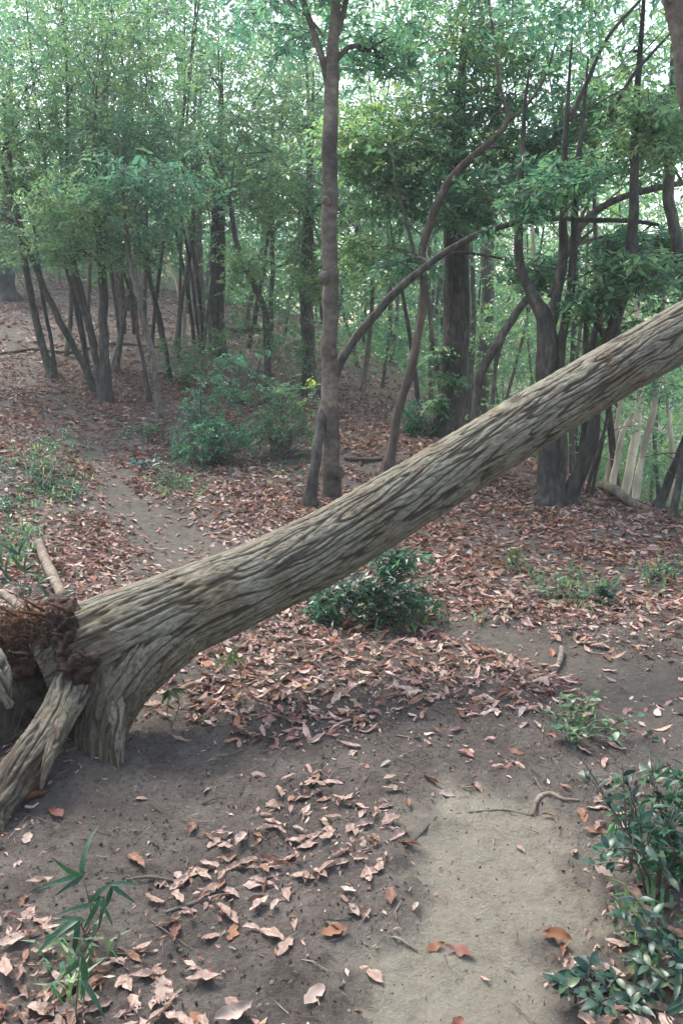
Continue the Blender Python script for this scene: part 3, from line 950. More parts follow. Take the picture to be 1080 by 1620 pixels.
# --- nearest: the slim trunk in the middle and its companions
make_tree('tree', 'slim straight brown smooth trunk in the centre, just behind the leaning trunk', M_brown, (524, 786),
          [[(524, 782, 28), (523, 700, 27), (522, 600, 26), (522, 500, 25), (522, 400, 25), (522, 300, 24), (522, 200, 24), (524, 110, 22), (529, 40, 17), (534, -40, 15), (552, -160, 14), (560, -260, 8)]],
          [(600, 90, 90, 0.5, 700), (440, 20, 80, 0.5, 500), (620, -60, 120, 0, 675), (480, -120, 130, 0, 585)],
          branches=[[(521, 140, 13), (510, 95, 11), (494, 45, 10), (476, -10, 9), (460, -80, 7)], [(512, 58, 5), (490, 30, 4), (462, 6, 4), (440, -20, 3)], [(530, 70, 6), (543, 20, 9), (556, -40, 8)]],
          sides=20, rough=0.07, flare=1.12)
t = bpy.data.objects['tree']                                           # the knots where limbs once were
for px, py, rp in [(514, 440, 9), (534, 748, 10), (528, 560, 6), (516, 318, 6)]:
    p = P(px, py, t.location[1] - 0.085); r = rp / FPX * 9.2
    mb = MB()
    lump(mb, p, (r, r * .8, r * 1.15), px * .1, 0.35, 14, 18, 12)
    mb.build('knot', M_brown, t)
make_tree('tree', 'curved S shaped trunk bending up to the right of centre', M_warm, (612, 742),
          [[(614, 735, 15), (630, 655, 14), (650, 580, 14), (667, 500, 14), (671, 440, 13), (670, 395, 13), (684, 340, 13), (704, 298, 13), (726, 268, 12), (765, 232, 11), (790, 208, 9), (803, 186, 7), (797, 160, 6), (790, 130, 6), (783, 80, 5), (773, 0, 5), (765, -60, 4)]],
          [(620, 300, 95, 0.9, 1900), (700, 190, 105, 1.6, 2300), (775, 90, 100, 1.5, 1100), (575, 215, 85, 1.0, 1600), (820, 250, 80, 1.4, 1300), (700, 60, 90, 1, 700), (730, -60, 130, 0.5, 675), (590, 400, 55, 1.2, 700)],
          branches=[[(670, 430, 8), (655, 400, 7), (640, 340, 5), (625, 290, 4)], [(802, 192, 6), (830, 170, 5), (862, 120, 4), (880, 60, 3)]], bright=0.5)
make_tree('tree', 'thin stem from the left foot of the central slim trunk, arching right behind it', M_dark, (489, 800),
          [[(490, 795, 19), (497, 735, 17), (505, 680, 16, .2), (516, 630, 15, .4), (532, 588, 15, .5), (549, 556, 14, .5), (575, 518, 14, .5), (620, 468, 13, .5), (660, 432, 12, .5), (705, 398, 11, .6), (760, 370, 10, .6), (820, 352, 9, .6), (880, 346, 8, .5), (930, 348, 8, .4), (1000, 350, 7, .3), (1042, 356, 6, .2)]],
          [(760, 315, 60, 1.8, 600), (860, 290, 56, 1.8, 400), (640, 415, 36, 1.3, 180), (990, 390, 32, 1.0, 130)],
          branches=[[(700, 400, 6, .6), (740, 400, 5, .6), (800, 410, 4, .6)], [(880, 346, 5, .5), (930, 300, 4, .5), (980, 270, 3, .5)]])
make_tree('tree', 'thick dark straight trunk with ivy at its foot right of centre', M_dark, (705, 694),
          [[(708, 686, 46), (716, 610, 43), (721, 520, 42), (722, 430, 41), (722, 340, 37), (724, 240, 28), (728, 140, 16), (734, 40, 7), (738, -30, 3)]],
          [(725, 310, 75, -0.7, 900), (690, 240, 80, -0.6, 700), (745, 150, 90, -0.6, 700), (690, 640, 20, -0.25, 170), (716, 600, 16, -0.28, 120), (700, 560, 14, -0.25, 80), (800, -60, 150, 0.5, 675), (650, -80, 140, 0.5, 540)],
          sides=22, rough=0.09, flare=1.2)
make_tree('tree', 'reddish grey trunk standing directly right of the thick dark trunk', M_warm, (752, 668),
          [[(755, 655, 24), (764, 570, 22), (771, 480, 21), (771, 400, 20), (775, 300, 18), (782, 180, 15), (790, 60, 12), (800, -80, 8)]],
          [(790, 260, 80, 0.5, 1000), (800, 120, 90, .5, 900)])
make_tree('tree', 'very thin upright stem squeezed beside the reddish grey trunk', M_grey, (738, 670),
          [[(740, 655, 10), (746, 560, 9), (748, 470, 8), (745, 400, 8), (738, 300, 6), (735, 200, 4)]], [(735, 220, 50, 0, 400)])
make_tree('tree', 'thin trunk sweeping up to the far right across the other branches', M_grey, (745, 752),
          [[(746, 742, 15), (749, 690, 15), (756, 610, 14), (774, 565, 14), (820, 490, 13), (865, 435, 13), (898, 388, 12), (925, 350, 12), (960, 322, 11), (1010, 304, 10), (1085, 288, 9), (1180, 270, 6)]],
          [(1040, 235, 75, 0.6, 1000), (960, 180, 70, 0.8, 600), (1060, 380, 40, 0.3, 350)],
          branches=[[(905, 380, 6), (930, 320, 5), (960, 260, 4), (980, 210, 3)], [(800, 520, 8), (785, 570, 7), (778, 640, 7)]], dY=0.2)
make_tree('tree', 'dark stout forked trunk, the main one of the right hand clump', M_dark, (866, 800),
          [[(868, 790, 34), (866, 720, 32), (863, 620, 31), (862, 540, 32), (858, 498, 26), (838, 460, 17), (822, 425, 15), (819, 370, 14), (822, 280, 11), (828, 190, 7), (836, 110, 3)],
           [(862, 540, 22), (874, 495, 17), (886, 430, 15), (892, 350, 13), (893, 250, 10), (898, 150, 6), (904, 70, 3)]],
          [(880, 215, 80, 2.6, 1100), (925, 150, 60, 1.6, 450), (850, 110, 80, 2.6, 700), (830, 300, 60, -0.3, 450), (900, 280, 50, -.3, 350), (900, -40, 140, 0, 675), (840, 420, 45, .6, 450)],
          branches=[[(868, 470, 7), (900, 400, 6), (940, 360, 5)], [(838, 330, 6), (800, 300, 5), (770, 290, 4)], [(900, 190, 8), (930, 125, 7), (960, 60, 6), (1012, 0, 5)], [(965, 180, 7), (1000, 120, 6), (1030, 85, 5), (1062, 50, 4)]], sides=18)
make_tree('tree', 'slightly leaning dark stem in the middle of the right hand clump', M_dark, (880, 800),
          [[(882, 790, 20), (888, 720, 18), (885, 640, 16), (884, 580, 15), (893, 510, 14), (903, 450, 13), (907, 380, 12), (912, 280, 10), (922, 180, 6), (930, 90, 3)]],
          [(925, 270, 50, 0.4, 300)], sides=12)
make_tree('tree', 'bent dark stem leaning right out of the right hand clump', M_dark, (896, 798),
          [[(898, 788, 26), (918, 745, 23), (936, 700, 21), (942, 640, 20), (948, 590, 19), (962, 540, 19), (982, 480, 19), (996, 420, 18), (1002, 340, 16), (1003, 250, 13), (1008, 140, 10), (1016, 20, 7), (1022, -80, 4)]],
          [(1000, 440, 50, -0.4, 700), (1030, 215, 75, 0.2, 1100), (1000, 80, 80, 0.4, 300), (1020, -60, 120, 0, 405), (930, 470, 40, -0.3, 450)],
          branches=[[(985, 470, 9), (1020, 440, 8), (1060, 410, 6), (1100, 380, 5)], [(962, 540, 11), (930, 500, 9), (925, 600, 9)]], sides=14)
make_tree('tree', 'second slim dark trunk leaning beside the bent one in the right clump', M_dark, (905, 788),
          [[(908, 780, 13), (922, 700, 12), (930, 610, 12), (936, 550, 11), (946, 500, 10), (958, 450, 9), (962, 380, 7)]], [(962, 380, 45, 0.3, 450)])
make_tree('tree', 'pair of wiry dark saplings at the crest right of the clump', M_dark, (926, 784),
          [[(927, 778, 6), (945, 715, 6), (960, 665, 5), (972, 600, 5), (980, 520, 3)], [(936, 778, 5), (952, 700, 5), (962, 640, 4), (966, 560, 3)]], [(980, 530, 35, 0.2, 260)], flare=1.1)
make_tree('tree', 'purplish grey trunk slanting through the top right corner', M_brown, (1180, 860),
          [[(1172, 830, 46), (1150, 560, 45), (1118, 300, 44), (1092, 120, 44), (1072, 0, 43), (1050, -120, 40), (1030, -260, 30)]],
          [(1080, -80, 120, 0.5, 405)], Y=7.2, sides=20, rough=0.05)
make_tree('tree', 'greyish leaning trunk at the right edge above the fallen trunk', M_grey, (1150, 790),
          [[(1145, 770, 24), (1125, 620, 22), (1096, 500, 20), (1080, 430, 19), (1066, 360, 18), (1058, 290, 17), (1060, 200, 15), (1066, 90, 12), (1070, -40, 8)]],
          [(1080, 440, 50, -0.4, 500), (1050, 150, 80, 0.3, 1000)], Y=9.8)
make_tree('tree', 'leaning dark trunk low at the right edge below the fallen trunk', M_dark, (1040, 808),
          [[(1042, 800, 15), (1058, 755, 14), (1078, 710, 13), (1100, 640, 12), (1120, 540, 10), (1130, 420, 8)]], [(1110, 500, 60, 0, 500)])
make_tree('tree', 'thin dark stem at the very right edge, leaning right', M_dark, (1060, 824),
          [[(1062, 816, 12), (1072, 760, 11), (1084, 700, 10), (1100, 620, 8), (1110, 520, 6)]], [(1110, 540, 40, 0, 300)])

# --- left hillside
make_tree('tree', 'dark slim trunk leaning left, leftmost in the left grove', M_dark, (82, 602),
          [[(82, 595, 16), (72, 560, 13), (60, 520, 12), (50, 470, 11), (38, 405, 11), (28, 340, 9), (15, 250, 7), (5, 150, 5)]],
          [(40, 300, 100, 0.3, 2000), (15, 180, 100, 0.3, 1500), (90, 220, 90, 0.5, 1400)], flare=1.25)
make_tree('tree', 'thin stem hugging the leftmost leaning trunk', M_dark, (88, 594), [[(87, 588, 7), (80, 530, 6), (68, 470, 6), (60, 410, 5), (50, 330, 4)]], [(60, 330, 50, 0, 600)])
make_tree('tree', 'thin dark trunk leaning strongly left from the foot of the left cluster', M_dark, (150, 618),
          [[(149, 612, 13), (132, 575, 11), (102, 522, 11), (70, 455, 10), (48, 400, 10), (25, 330, 8), (0, 250, 6)]],
          [(60, 110, 110, -0.3, 1140), (120, 60, 100, 0.5, 900), (-10, 330, 90, -0.5, 1000)], flare=1.2)
make_tree('tree', 'thickest dark upright trunk of the cluster on the left slope', M_dark, (168, 640),
          [[(169, 632, 20), (166, 580, 17), (164, 510, 15), (164, 450, 14), (158, 390, 12), (152, 320, 11), (150, 230, 7), (153, 140, 3)]],
          [(160, 320, 100, -0.5, 2300), (210, 220, 100, 0.2, 2000), (160, 130, 110, 0.2, 1900), (200, 20, 110, 0, 780), (90, -40, 140, 0, 675), (120, 390, 45, -0.8, 450)], flare=1.3)
make_tree('tree', 'slim stem leaning left out of the cluster on the left slope', M_dark, (160, 628), [[(161, 622, 11), (150, 560, 10), (138, 510, 9), (125, 470, 9), (114, 410, 8), (108, 330, 6)]], [(105, 330, 65, 0, 1000)])
make_tree('tree', 'slender grey trunk leaning right behind the left cluster', M_grey, (182, 588), [[(183, 580, 11), (192, 530, 10), (195, 480, 9), (186, 430, 9), (178, 380, 8), (172, 300, 6)]], [(190, 300, 70, 0, 1100)])
make_tree('tree', 'bare slim trunk leaning left, alone right of the left cluster', M_grey, (254, 664),
          [[(254, 656, 10), (248, 610, 9), (240, 560, 9), (226, 500, 9), (214, 450, 8), (204, 400, 8), (196, 320, 6), (190, 220, 4)]], [(240, 310, 80, -0.3, 1400)], flare=1.2)
make_tree('tree', 'thin twisted stem next to the bare slim trunk on the left', M_dark, (236, 636), [[(236, 630, 7), (228, 580, 6), (218, 530, 6), (214, 480, 5), (200, 440, 5), (190, 380, 4)]], [(185, 390, 40, 0, 400)])
make_tree('tree', 'slim dark stem leaning left in front of the green left bush', M_dark, (270, 608), [[(269, 602, 8), (262, 550, 7), (250, 490, 7), (236, 440, 6), (222, 390, 6), (212, 310, 4)]], [(250, 390, 45, 0, 500)])
make_tree('tree', 'pale curved bare stem standing out among the dark left stems', M_pale, (290, 548), [[(290, 542, 8), (290, 500, 8), (282, 450, 8), (262, 410, 7), (254, 375, 6), (254, 340, 6), (258, 300, 4)]], [(270, 260, 60, 0, 800)])
make_tree('tree', 'grey stem leaning right beside the pale curved stem', M_grey, (280, 552), [[(281, 546, 9), (286, 480, 8), (296, 430, 7), (303, 385, 7), (306, 320, 5)]], [(310, 270, 75, 0.5, 1100)])
make_tree('tree', 'light brown broad trunk farther back on the left slope', M_warm, (314, 512), [[(315, 506, 22), (314, 460, 20), (312, 400, 19), (312, 330, 15), (315, 220, 8), (317, 120, 3)]], [(290, 140, 95, 0, 1300), (320, 40, 90, 0, 540)])
make_tree('tree', 'thickest straight dark trunk on the left slope above the bush', M_dark, (342, 562),
          [[(343, 555, 27), (343, 500, 25), (344, 430, 24), (345, 360, 22), (347, 270, 15), (350, 170, 8), (352, 80, 3)]],
          [(345, 270, 100, -0.5, 2200), (405, 310, 80, 0, 1400), (330, 120, 80, 0, 540), (270, -10, 120, 0, 660), (400, 20, 90, 0.5, 540)], sides=14, flare=1.25)
make_tree('tree', 'dark thin trunk leaning left between the bushes in the middle', M_dark, (425, 642),
          [[(425, 636, 12), (423, 580, 11), (422, 530, 11), (418, 490, 10), (400, 445, 9), (384, 415, 9), (374, 380, 8), (362, 310, 6)]],
          [(430, 240, 105, 0.5, 2100), (420, 130, 95, 1, 1400), (400, 420, 45, -.5, 600)])
make_tree('tree', 'straight thin stem behind the leaning one in the middle', M_grey, (428, 560), [[(428, 552, 9), (429, 480, 8), (431, 400, 8), (430, 300, 6), (432, 180, 4)]], [(450, 300, 65, 0, 900), (470, 400, 45, -1, 600)])
make_tree('tree', 'dark mossy trunk seen just left behind the central slim trunk', M_dark, (489, 624),
          [[(489, 616, 24), (488, 560, 22), (486, 490, 21), (486, 400, 18), (490, 290, 12), (494, 190, 6), (496, 110, 3)]],
          [(470, 330, 85, -0.5, 1700), (480, 440, 50, -1, 800), (560, 330, 70, 0, 1000), (480, 200, 90, 0.5, 1200), (500, 90, 80, 1, 540), (540, 20, 90, 0, 240)], sides=14)
make_tree('tree', 'broad dark trunk at the far left edge on top of the slope', M_dark, (8, 474), [[(8, 468, 32), (9, 430, 28), (12, 390, 27), (14, 300, 20), (16, 180, 11), (18, 60, 4)]], [(20, 380, 60, -2, 900), (30, 60, 110, 0, 780)], sides=14)

# --- valley trunks on the right, sunlight put into their pale bark colour
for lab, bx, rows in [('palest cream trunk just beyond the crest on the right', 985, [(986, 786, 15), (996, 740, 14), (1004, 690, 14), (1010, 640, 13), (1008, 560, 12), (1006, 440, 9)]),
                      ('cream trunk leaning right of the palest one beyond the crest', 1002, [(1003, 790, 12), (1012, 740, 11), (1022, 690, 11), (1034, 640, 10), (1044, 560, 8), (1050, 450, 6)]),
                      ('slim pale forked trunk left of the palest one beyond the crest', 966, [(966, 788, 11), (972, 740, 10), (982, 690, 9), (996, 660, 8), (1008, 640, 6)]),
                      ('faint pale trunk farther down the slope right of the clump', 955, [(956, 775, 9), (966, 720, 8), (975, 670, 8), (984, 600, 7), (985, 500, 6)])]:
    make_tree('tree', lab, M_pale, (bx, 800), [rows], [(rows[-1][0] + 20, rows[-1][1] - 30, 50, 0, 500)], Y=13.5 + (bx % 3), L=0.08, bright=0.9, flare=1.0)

# --- slender trunks far behind
g = np.random.default_rng(202)


def far_trees(n, xr, yr, label, group, mats, w=(0.07, 0.16), leaves=1100, tint=(1, 1, 1), bright=0.3, hgt=(3.0, 7.0)):
    for i in range(n):
        Y = g.uniform(*yr)
        px = g.uniform(*xr)
        x = (px - 540) / FPX * Y
        z = ground_z(x, Y, False)[0]
        b = A([x, Y, z])
        t = thing('slender_tree', b, label, 'tree', group)
        H = g.uniform(6.5, 11)
        lean = g.normal(0, 0.10, 2)
        hs = np.linspace(-0.15, H, 12)
        C = np.column_stack([x + lean[0] * hs + 0.10 * np.sin(hs * g.uniform(.5, 1.2) + g.uniform(0, 6)), Y + lean[1] * hs, z + hs])
        r = g.uniform(*w) / 2 * np.linspace(1, 0.12, 12)
        mb = MB(); mb.add(*tube(spline(np.column_stack([C, r]), 24)[:, :3], np.interp(np.linspace(0, 11, 24), np.arange(12), r), 7, 0.1, 4, i))
        for _ in range(3):
            k = g.integers(4, 10); e = C[k] + A([g.normal() * .8, g.normal() * .5, g.uniform(.4, 1.2)])
            mb.add(*tube(spline(np.stack([C[k], (C[k] + e) / 2 + g.normal(size=3) * .1, e]), 8), np.linspace(r[k] * .5, .006, 8), 5))
        mb.build('trunk', mats[g.integers(len(mats))], t)
        cr = MB()
        for q in range(6):
            h = g.uniform(hgt[0], H)
            c = A([np.interp(h, hs, C[:, 0]) + g.normal() * .7, np.interp(h, hs, C[:, 1]) + g.normal() * .6, z + h])
            spray_leaves(cr, blob_centers(c, 1.15, leaves // 6 // 6, g, clump=4), 0.125, 6, g, tint, bright=bright, twig=False)
        cr.build('crown', M_leaf, t, smooth_shade=False)


far_trees(26, (-40, 500), (19, 34), 'slender trunk standing far back on the left slope in the thicket', 'slender trunks far back on the left slope', [M_dark, M_grey, M_warm], hgt=(3.5, 7))
far_trees(18, (95, 330), (15.5, 21), 'thin grey stem crowded among the dark trunks of the left grove', 'thin stems crowded in the left grove', [M_dark, M_grey, M_warm], w=(0.07, 0.12), leaves=900, bright=0.4, hgt=(3.2, 6.5))
far_trees(26, (480, 800), (17, 34), 'slender trunk standing far back in the thicket between the central and thick trunks', 'slender trunks far back in the middle', [M_grey, M_warm, M_dark], hgt=(2.0, 7))
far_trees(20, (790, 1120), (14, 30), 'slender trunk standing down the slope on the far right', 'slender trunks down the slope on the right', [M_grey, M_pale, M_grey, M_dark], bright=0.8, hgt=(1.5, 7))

# --- woods beyond, one mass
mb = MB()
for i in range(430):
    Y = g.uniform(32, 56)
    x = g.uniform(-0.54, 0.60) * Y
    z0 = ground_z(x, Y, False)[0]
    top = 14.5 if x < 3 else 13.0
    lim = 10.0 if x < 3 else 8.5
    zc = z0 + top * g.random() ** 1.1
    if zc > lim and g.random() < 0.6: zc = z0 + (lim - z0) * g.random()
    c = A([x, Y, zc])
    spray_leaves(mb, blob_centers(c, g.uniform(1.5, 2.8), 60, g, clump=5), 0.29, 6, g, (1.05, 1.05, 1.0), bright=g.uniform(-.2, 1.3), twig=False)
for i in range(90):                                                     # valley side on the right
    Y = g.uniform(18, 34)
    x = g.uniform(0.16, 0.5) * Y
    z0 = ground_z(x, Y, False)[0]
    c = A([x, Y, z0 + g.uniform(0.3, 7.0)])
    spray_leaves(mb, blob_centers(c, g.uniform(0.9, 1.8), 60, g, clump=5), 0.16, 6, g, (1.25, 1.2, 1.0), bright=g.uniform(.8, 1.9), twig=False)
for i in range(60):                                                     # undergrowth along the crest
    Y = g.uniform(27, 38)
    x = g.uniform(-0.50, 0.06) * Y
    z0 = ground_z(x, Y, False)[0]
    c = A([x, Y, z0 + g.uniform(0.2, 5.5)])
    spray_leaves(mb, blob_centers(c, g.uniform(1.0, 1.9), 50, g, clump=5), 0.19, 6, g, (.9, 1.0, .95), bright=g.uniform(-.8, .8), twig=False)
for i in range(70):                                                     # undergrowth in the middle
    Y = g.uniform(19, 31)
    x = g.uniform(-0.14, 0.2) * Y
    z0 = ground_z(x, Y, False)[0]
    c = A([x, Y, z0 + g.uniform(0.1, 2.2)])
    spray_leaves(mb, blob_centers(c, g.uniform(0.6, 1.2), 34, g, clump=5), 0.11, 6, g, (1, 1.05, .95), bright=g.uniform(-.2, 1.2), twig=False)
o = mb.build('distant_foliage', M_leaf, None, smooth_shade=False)
tag(o, 'green mass of leafy woods closing the view behind all the trunks', 'woods', kind='stuff')

# ------------------------------------------------------------------ thin haze under the trees, also standing in for lens glare
m = bpy.data.materials.new('haze_and_glare')
m.use_nodes = True
m.node_tree.nodes.clear()
hv = m.node_tree.nodes.new('ShaderNodeVolumePrincipled')
hv.inputs['Color'].default_value = (0.90, 0.97, 1.0, 1)
hv.inputs['Density'].default_value = HAZE
hv.inputs['Anisotropy'].default_value = 0.2
ho = m.node_tree.nodes.new('ShaderNodeOutputMaterial')
m.node_tree.links.new(hv.outputs[0], ho.inputs['Volume'])
mb = MB()
zlo, zhi = float(GV[:, 2].min()) - 1, 30.0
mb.add([(sx * 105, sy, z) for z in (zlo, zhi) for sx, sy in ((-1, -66), (1, -66), (1, 128), (-1, 128))],
       [(0, 3, 2, 1), (4, 5, 6, 7), (0, 1, 5, 4), (1, 2, 6, 5), (2, 3, 7, 6), (3, 0, 4, 7)])
o = mb.build('haze', m, None, smooth_shade=False)
tag(o, 'thin pale haze between the trees, also for lens glare', 'haze', kind='stuff')

# ------------------------------------------------------------------ shrubs and small plants
def leaf_mesh(name, L, W, nseg=5, curl=0.12, fold=0.15, tip=1.2, mat=None, seed=0, wob=0.0):
    """A pointed leaf along +X with folded midrib, nseg sections."""
    g = np.random.default_rng(seed)
    u = np.linspace(0, 1, nseg + 2)
    half = W / 2 * np.sin(np.pi * u ** (1 / tip)) ** 0.85
    z = -curl * L * (u - 0.3) ** 2 * 2
    tw = g.normal(0, 0.25)
    V, Q, T = [], [], []
    V.append((0, 0, z[0]))
    for k in range(1, nseg + 1):
        for s in (1, 0, -1):
            a = tw * (u[k] - .5) * s
            V.append((u[k] * L, s * half[k], z[k] + abs(s) * half[k] * fold * 2 * g.uniform(.6, 1.4) + a * half[k] + wob * g.normal() * half[k] * abs(s)))
    V.append((L, g.normal() * .02 * L, z[-1] + g.normal() * .03 * L))
    T += [(0, 3, 2), (0, 2, 1)]
    for k in range(nseg - 1):
        a = 1 + 3 * k
        Q += [(a, a + 1, a + 4, a + 3), (a + 1, a + 2, a + 5, a + 4)]
    a = 1 + 3 * (nseg - 1); e = len(V) - 1
    T += [(a, a + 1, e), (a + 1, a + 2, e)]
    return make_mesh(name, V, Q, T, mat)


def orient(d, n):
    """Euler rotation taking +X to d and +Z near n."""
    from mathutils import Matrix
    d = unit(A(d)); n = A(n) - d * (A(n) @ d); n = unit(n)
    y = np.cross(n, d)
    return Matrix(((d[0], y[0], n[0]), (d[1], y[1], n[1]), (d[2], y[2], n[2]))).to_euler()


def plant(name, label, base, stems, mat, leaf, nleaf, stemmat, cat='plant', group=None, mode='alternate', seed=0, spread=0.8, up=0.4, stem_r=0.004, first=0.25, lscale=(0.7, 1.2), hang=0.0):
    """stems: lists of world points; every leaf is an object of its own, sharing four leaf meshes."""
    g = np.random.default_rng(seed)
    t = thing(name, base, label, cat, group)
    meshes = [leaf_mesh('leaf', *leaf, mat=mat, seed=seed * 10 + q) for q in range(4)]
    mb = MB()
    anchors = []
    for pts in stems:
        sp = spline(A(pts, float), 16)
        mb.add(*tube(sp, np.linspace(stem_r, stem_r * 0.35, 16), 6, 0.1, 40, seed))
        anchors.append(sp)
    mb.build('stem', stemmat, t, origin=base)
    for i in range(nleaf):
        sp = anchors[i % len(anchors)]
        f = 1 - (1 - first) * g.random() ** 1.3
        k = min(int(f * 15), 14)
        p = sp[k]
        ax = unit(sp[k + 1] - sp[k])
        az = g.uniform(0, 2 * np.pi)
        rad = A([math.cos(az), math.sin(az), 0])
        d = unit(rad * spread + ax * up + A([0, 0, g.normal(0, .25) - hang]))
        n = unit(A([0, 0, 1.0]) + g.normal(0, 0.35, 3))
        if abs(d[2]) > .9: n = rad
        o = bpy.data.objects.new('leaf', meshes[g.integers(4)])
        S.collection.objects.link(o)
        o.parent = t
        o.location = p - base
        o.rotation_euler = orient(d, n)
        s = g.uniform(*lscale)
        o.scale = (s, s, s)
    return t


def shrub_stems(base, tips, g, sub=3, bend=0.2):
    out = []
    for tp in tips:
        tp = A(tp); L = np.linalg.norm(tp - base)
        mid = base * .5 + tp * .5 + g.normal(size=3) * L * .08 + A([0, 0, L * .08])
        out.append([base + g.normal(size=3) * A([.02, .02, 0]), mid, tp])
        for _ in range(sub):
            s = base * .35 + mid * .2 + tp * .45
            e = tp + g.normal(size=3) * L * bend
            out.append([s, (s + e) / 2 + A([0, 0, .03 * L]), e])
    return out


g = np.random.default_rng(31)
b = hit(1035, 1415)
tips = [P(px, py, b[1] + dy) for px, py, dy in [(955, 1250, .05), (1050, 1195, .1), (1010, 1290, -.1), (1065, 1280, 0), (965, 1330, -.1), (1045, 1340, -.2), (1090, 1220, .1), (1110, 1330, -.1), (1000, 1240, .1)]]
plant('glossy_shrub', 'glossy dark green evergreen shrub at the right edge beside the sandy patch', b, shrub_stems(b, tips, g, 3), M_shrub_leaf, (0.049, 0.019, 5, 0.12, 0.12), 230, M_brown, 'shrub', seed=41, lscale=(.6, 1.15), first=0.3)
b = hit(905, 1175)
tips = [P(px, py, b[1] + dy) for px, py, dy in [(860, 1122, 0), (905, 1110, .1), (935, 1100, .2), (960, 1140, 0), (985, 1175, 0), (930, 1160, -.1), (890, 1150, -.1), (1000, 1150, .1)]]
plant('seedling_patch', 'pale green broad leaved seedlings left of the bare path on the right', b, shrub_stems(b, tips, g, 1), M_mint_leaf, (0.052, 0.026, 4, 0.1, 0.1), 110, M_brown, 'plant', seed=42, lscale=(.5, 1.1), first=.4)
b = hit(930, 1600)
tips = [P(px, py, b[1] + dy) for px, py, dy in [(885, 1555, 0), (920, 1535, .1), (975, 1550, .1), (1010, 1580, 0), (1045, 1560, .1), (945, 1590, -.1)]]
plant('low_shrub', 'low dark leafy plant in the bottom right corner', b, shrub_stems(b, tips, g, 2), M_shrub_leaf, (0.05, 0.022, 5, 0.12, 0.12), 110, M_dark, 'shrub', seed=43, lscale=(.6, 1.1), first=.3)
b = hit(1085, 1560)
tips = [P(px, py, b[1] + dy) for px, py, dy in [(1000, 1470, .05), (1030, 1440, .1), (1060, 1480, 0), (1090, 1450, .1), (1015, 1520, -.05), (1055, 1530, -.1), (1100, 1510, -.1)]]
plant('low_shrub', 'dark shady leafy plant at the right edge just below the glossy shrub', b, shrub_stems(b, tips, g, 2), M_shrub_leaf, (0.046, 0.019, 5, 0.12, 0.12), 130, M_dark, 'shrub', seed=46, lscale=(.6, 1.1), first=.25)
b = hit(590, 990)
tips = [P(px, py, b[1] + dy) for px, py, dy in [(620, 870, 0), (640, 880, .1), (600, 890, -.1), (645, 915, .1), (575, 905, 0), (540, 925, -.1), (525, 945, -.1), (550, 960, -.15), (650, 945, .1), (625, 930, -.2)]]
plant('evergreen_bush', 'dark green leafy bush growing right under the leaning trunk', b, shrub_stems(b, tips, g, 4, .25), M_shrub_leaf, (0.070, 0.027, 4, 0.14, 0.12), 298, M_grey, 'shrub', seed=44, lscale=(.6, 1.15), first=.25)
def fill(t, blobs, L, tint, bright, seed, wr=.42):
    g2 = np.random.default_rng(seed)
    mb, by = MB(), t.location[1]
    for px, py, rp, dy, n in blobs:
        c = P(px, py, by + dy); r = rp / FPX * to_px(c[None])[2][0]
        cen = blob_centers(c, r, n // 7, g2, 0.85)
        cen[:, 2] = np.maximum(cen[:, 2], ground_z(cen[:, 0], cen[:, 1], False) + 0.02)
        spray_leaves(mb, cen, L, 7, g2, tint, bright=bright, wr=wr)
    o = mb.build('foliage', M_leaf, t, smooth_shade=False)
    return tag(o, kind='stuff')


fill(bpy.data.objects['evergreen_bush'], [(630, 885, 34, .05, 330), (585, 925, 38, .1, 260), (528, 950, 38, .1, 330), (605, 945, 40, .15, 260), (645, 945, 26, .15, 130), (505, 965, 24, .1, 120)], 0.055, (.6, .82, .8), -.4, 301)
fill(bpy.data.objects['glossy_shrub'], [(1040, 1290, 55, .05, 150), (1070, 1240, 45, .1, 90), (1060, 1350, 45, .05, 120), (990, 1330, 34, .1, 50)], 0.048, (.7, 1, .95), -.4, 302)
b = hit(640, 985)
tips = [P(px, py, b[1] + dy) for px, py, dy in [(600, 935, 0), (635, 945, .1), (665, 955, 0), (620, 965, -.1), (672, 968, 0), (590, 960, -.1), (650, 970, -.2)]]
plant('leafy_weed', 'low grey green weed at the right foot of the dark bush', b, shrub_stems(b, tips, g, 2, .3), M_mint_leaf, (0.045, 0.014, 3, 0.14, 0.12), 120, M_grey, 'plant', seed=45, lscale=(.6, 1.1))
# bamboo grass: long narrow blades in fans
def blades(name, label, base, fans, mat, L, W, seed, cat='grass tuft', stem_r=0.0025, per=5, arc=1.1):
    g = np.random.default_rng(seed)
    t = thing(name, base, label, cat)
    ms = [leaf_mesh('leaf', L, W, 7, 0.28, 0.14, 1.7, mat, seed * 7 + q) for q in range(4)]
    mb = MB()
    for tip, ang in fans:
        tip = A(tip)
        sp = spline(np.stack([base + g.normal(size=3) * A([.015, .015, 0]), (base + tip) / 2 + g.normal(size=3) * .015, tip]), 10)
        mb.add(*tube(sp, np.linspace(stem_r, stem_r * .6, 10), 6))
        for k in range(per):
            a = math.radians(ang) + (k - (per - 1) / 2) * arc / per * 2 + g.normal() * .12
            d = A([math.cos(a), g.normal() * 0.45 - 0.2, math.sin(a)])
            o = bpy.data.objects.new('leaf', ms[g.integers(4)])
            S.collection.objects.link(o)
            o.parent = t
            o.location = tip - base + g.normal(size=3) * 0.006
            o.rotation_euler = orient(d, A([-math.sin(a) * .4, -0.7, 0.7 + g.normal() * .2]))
            s = g.uniform(.6, 1.15)
            o.scale = (s, s, s)
    mb.build('stem', M_sprig_leaf if False else M_twig, t, origin=base)
    return t


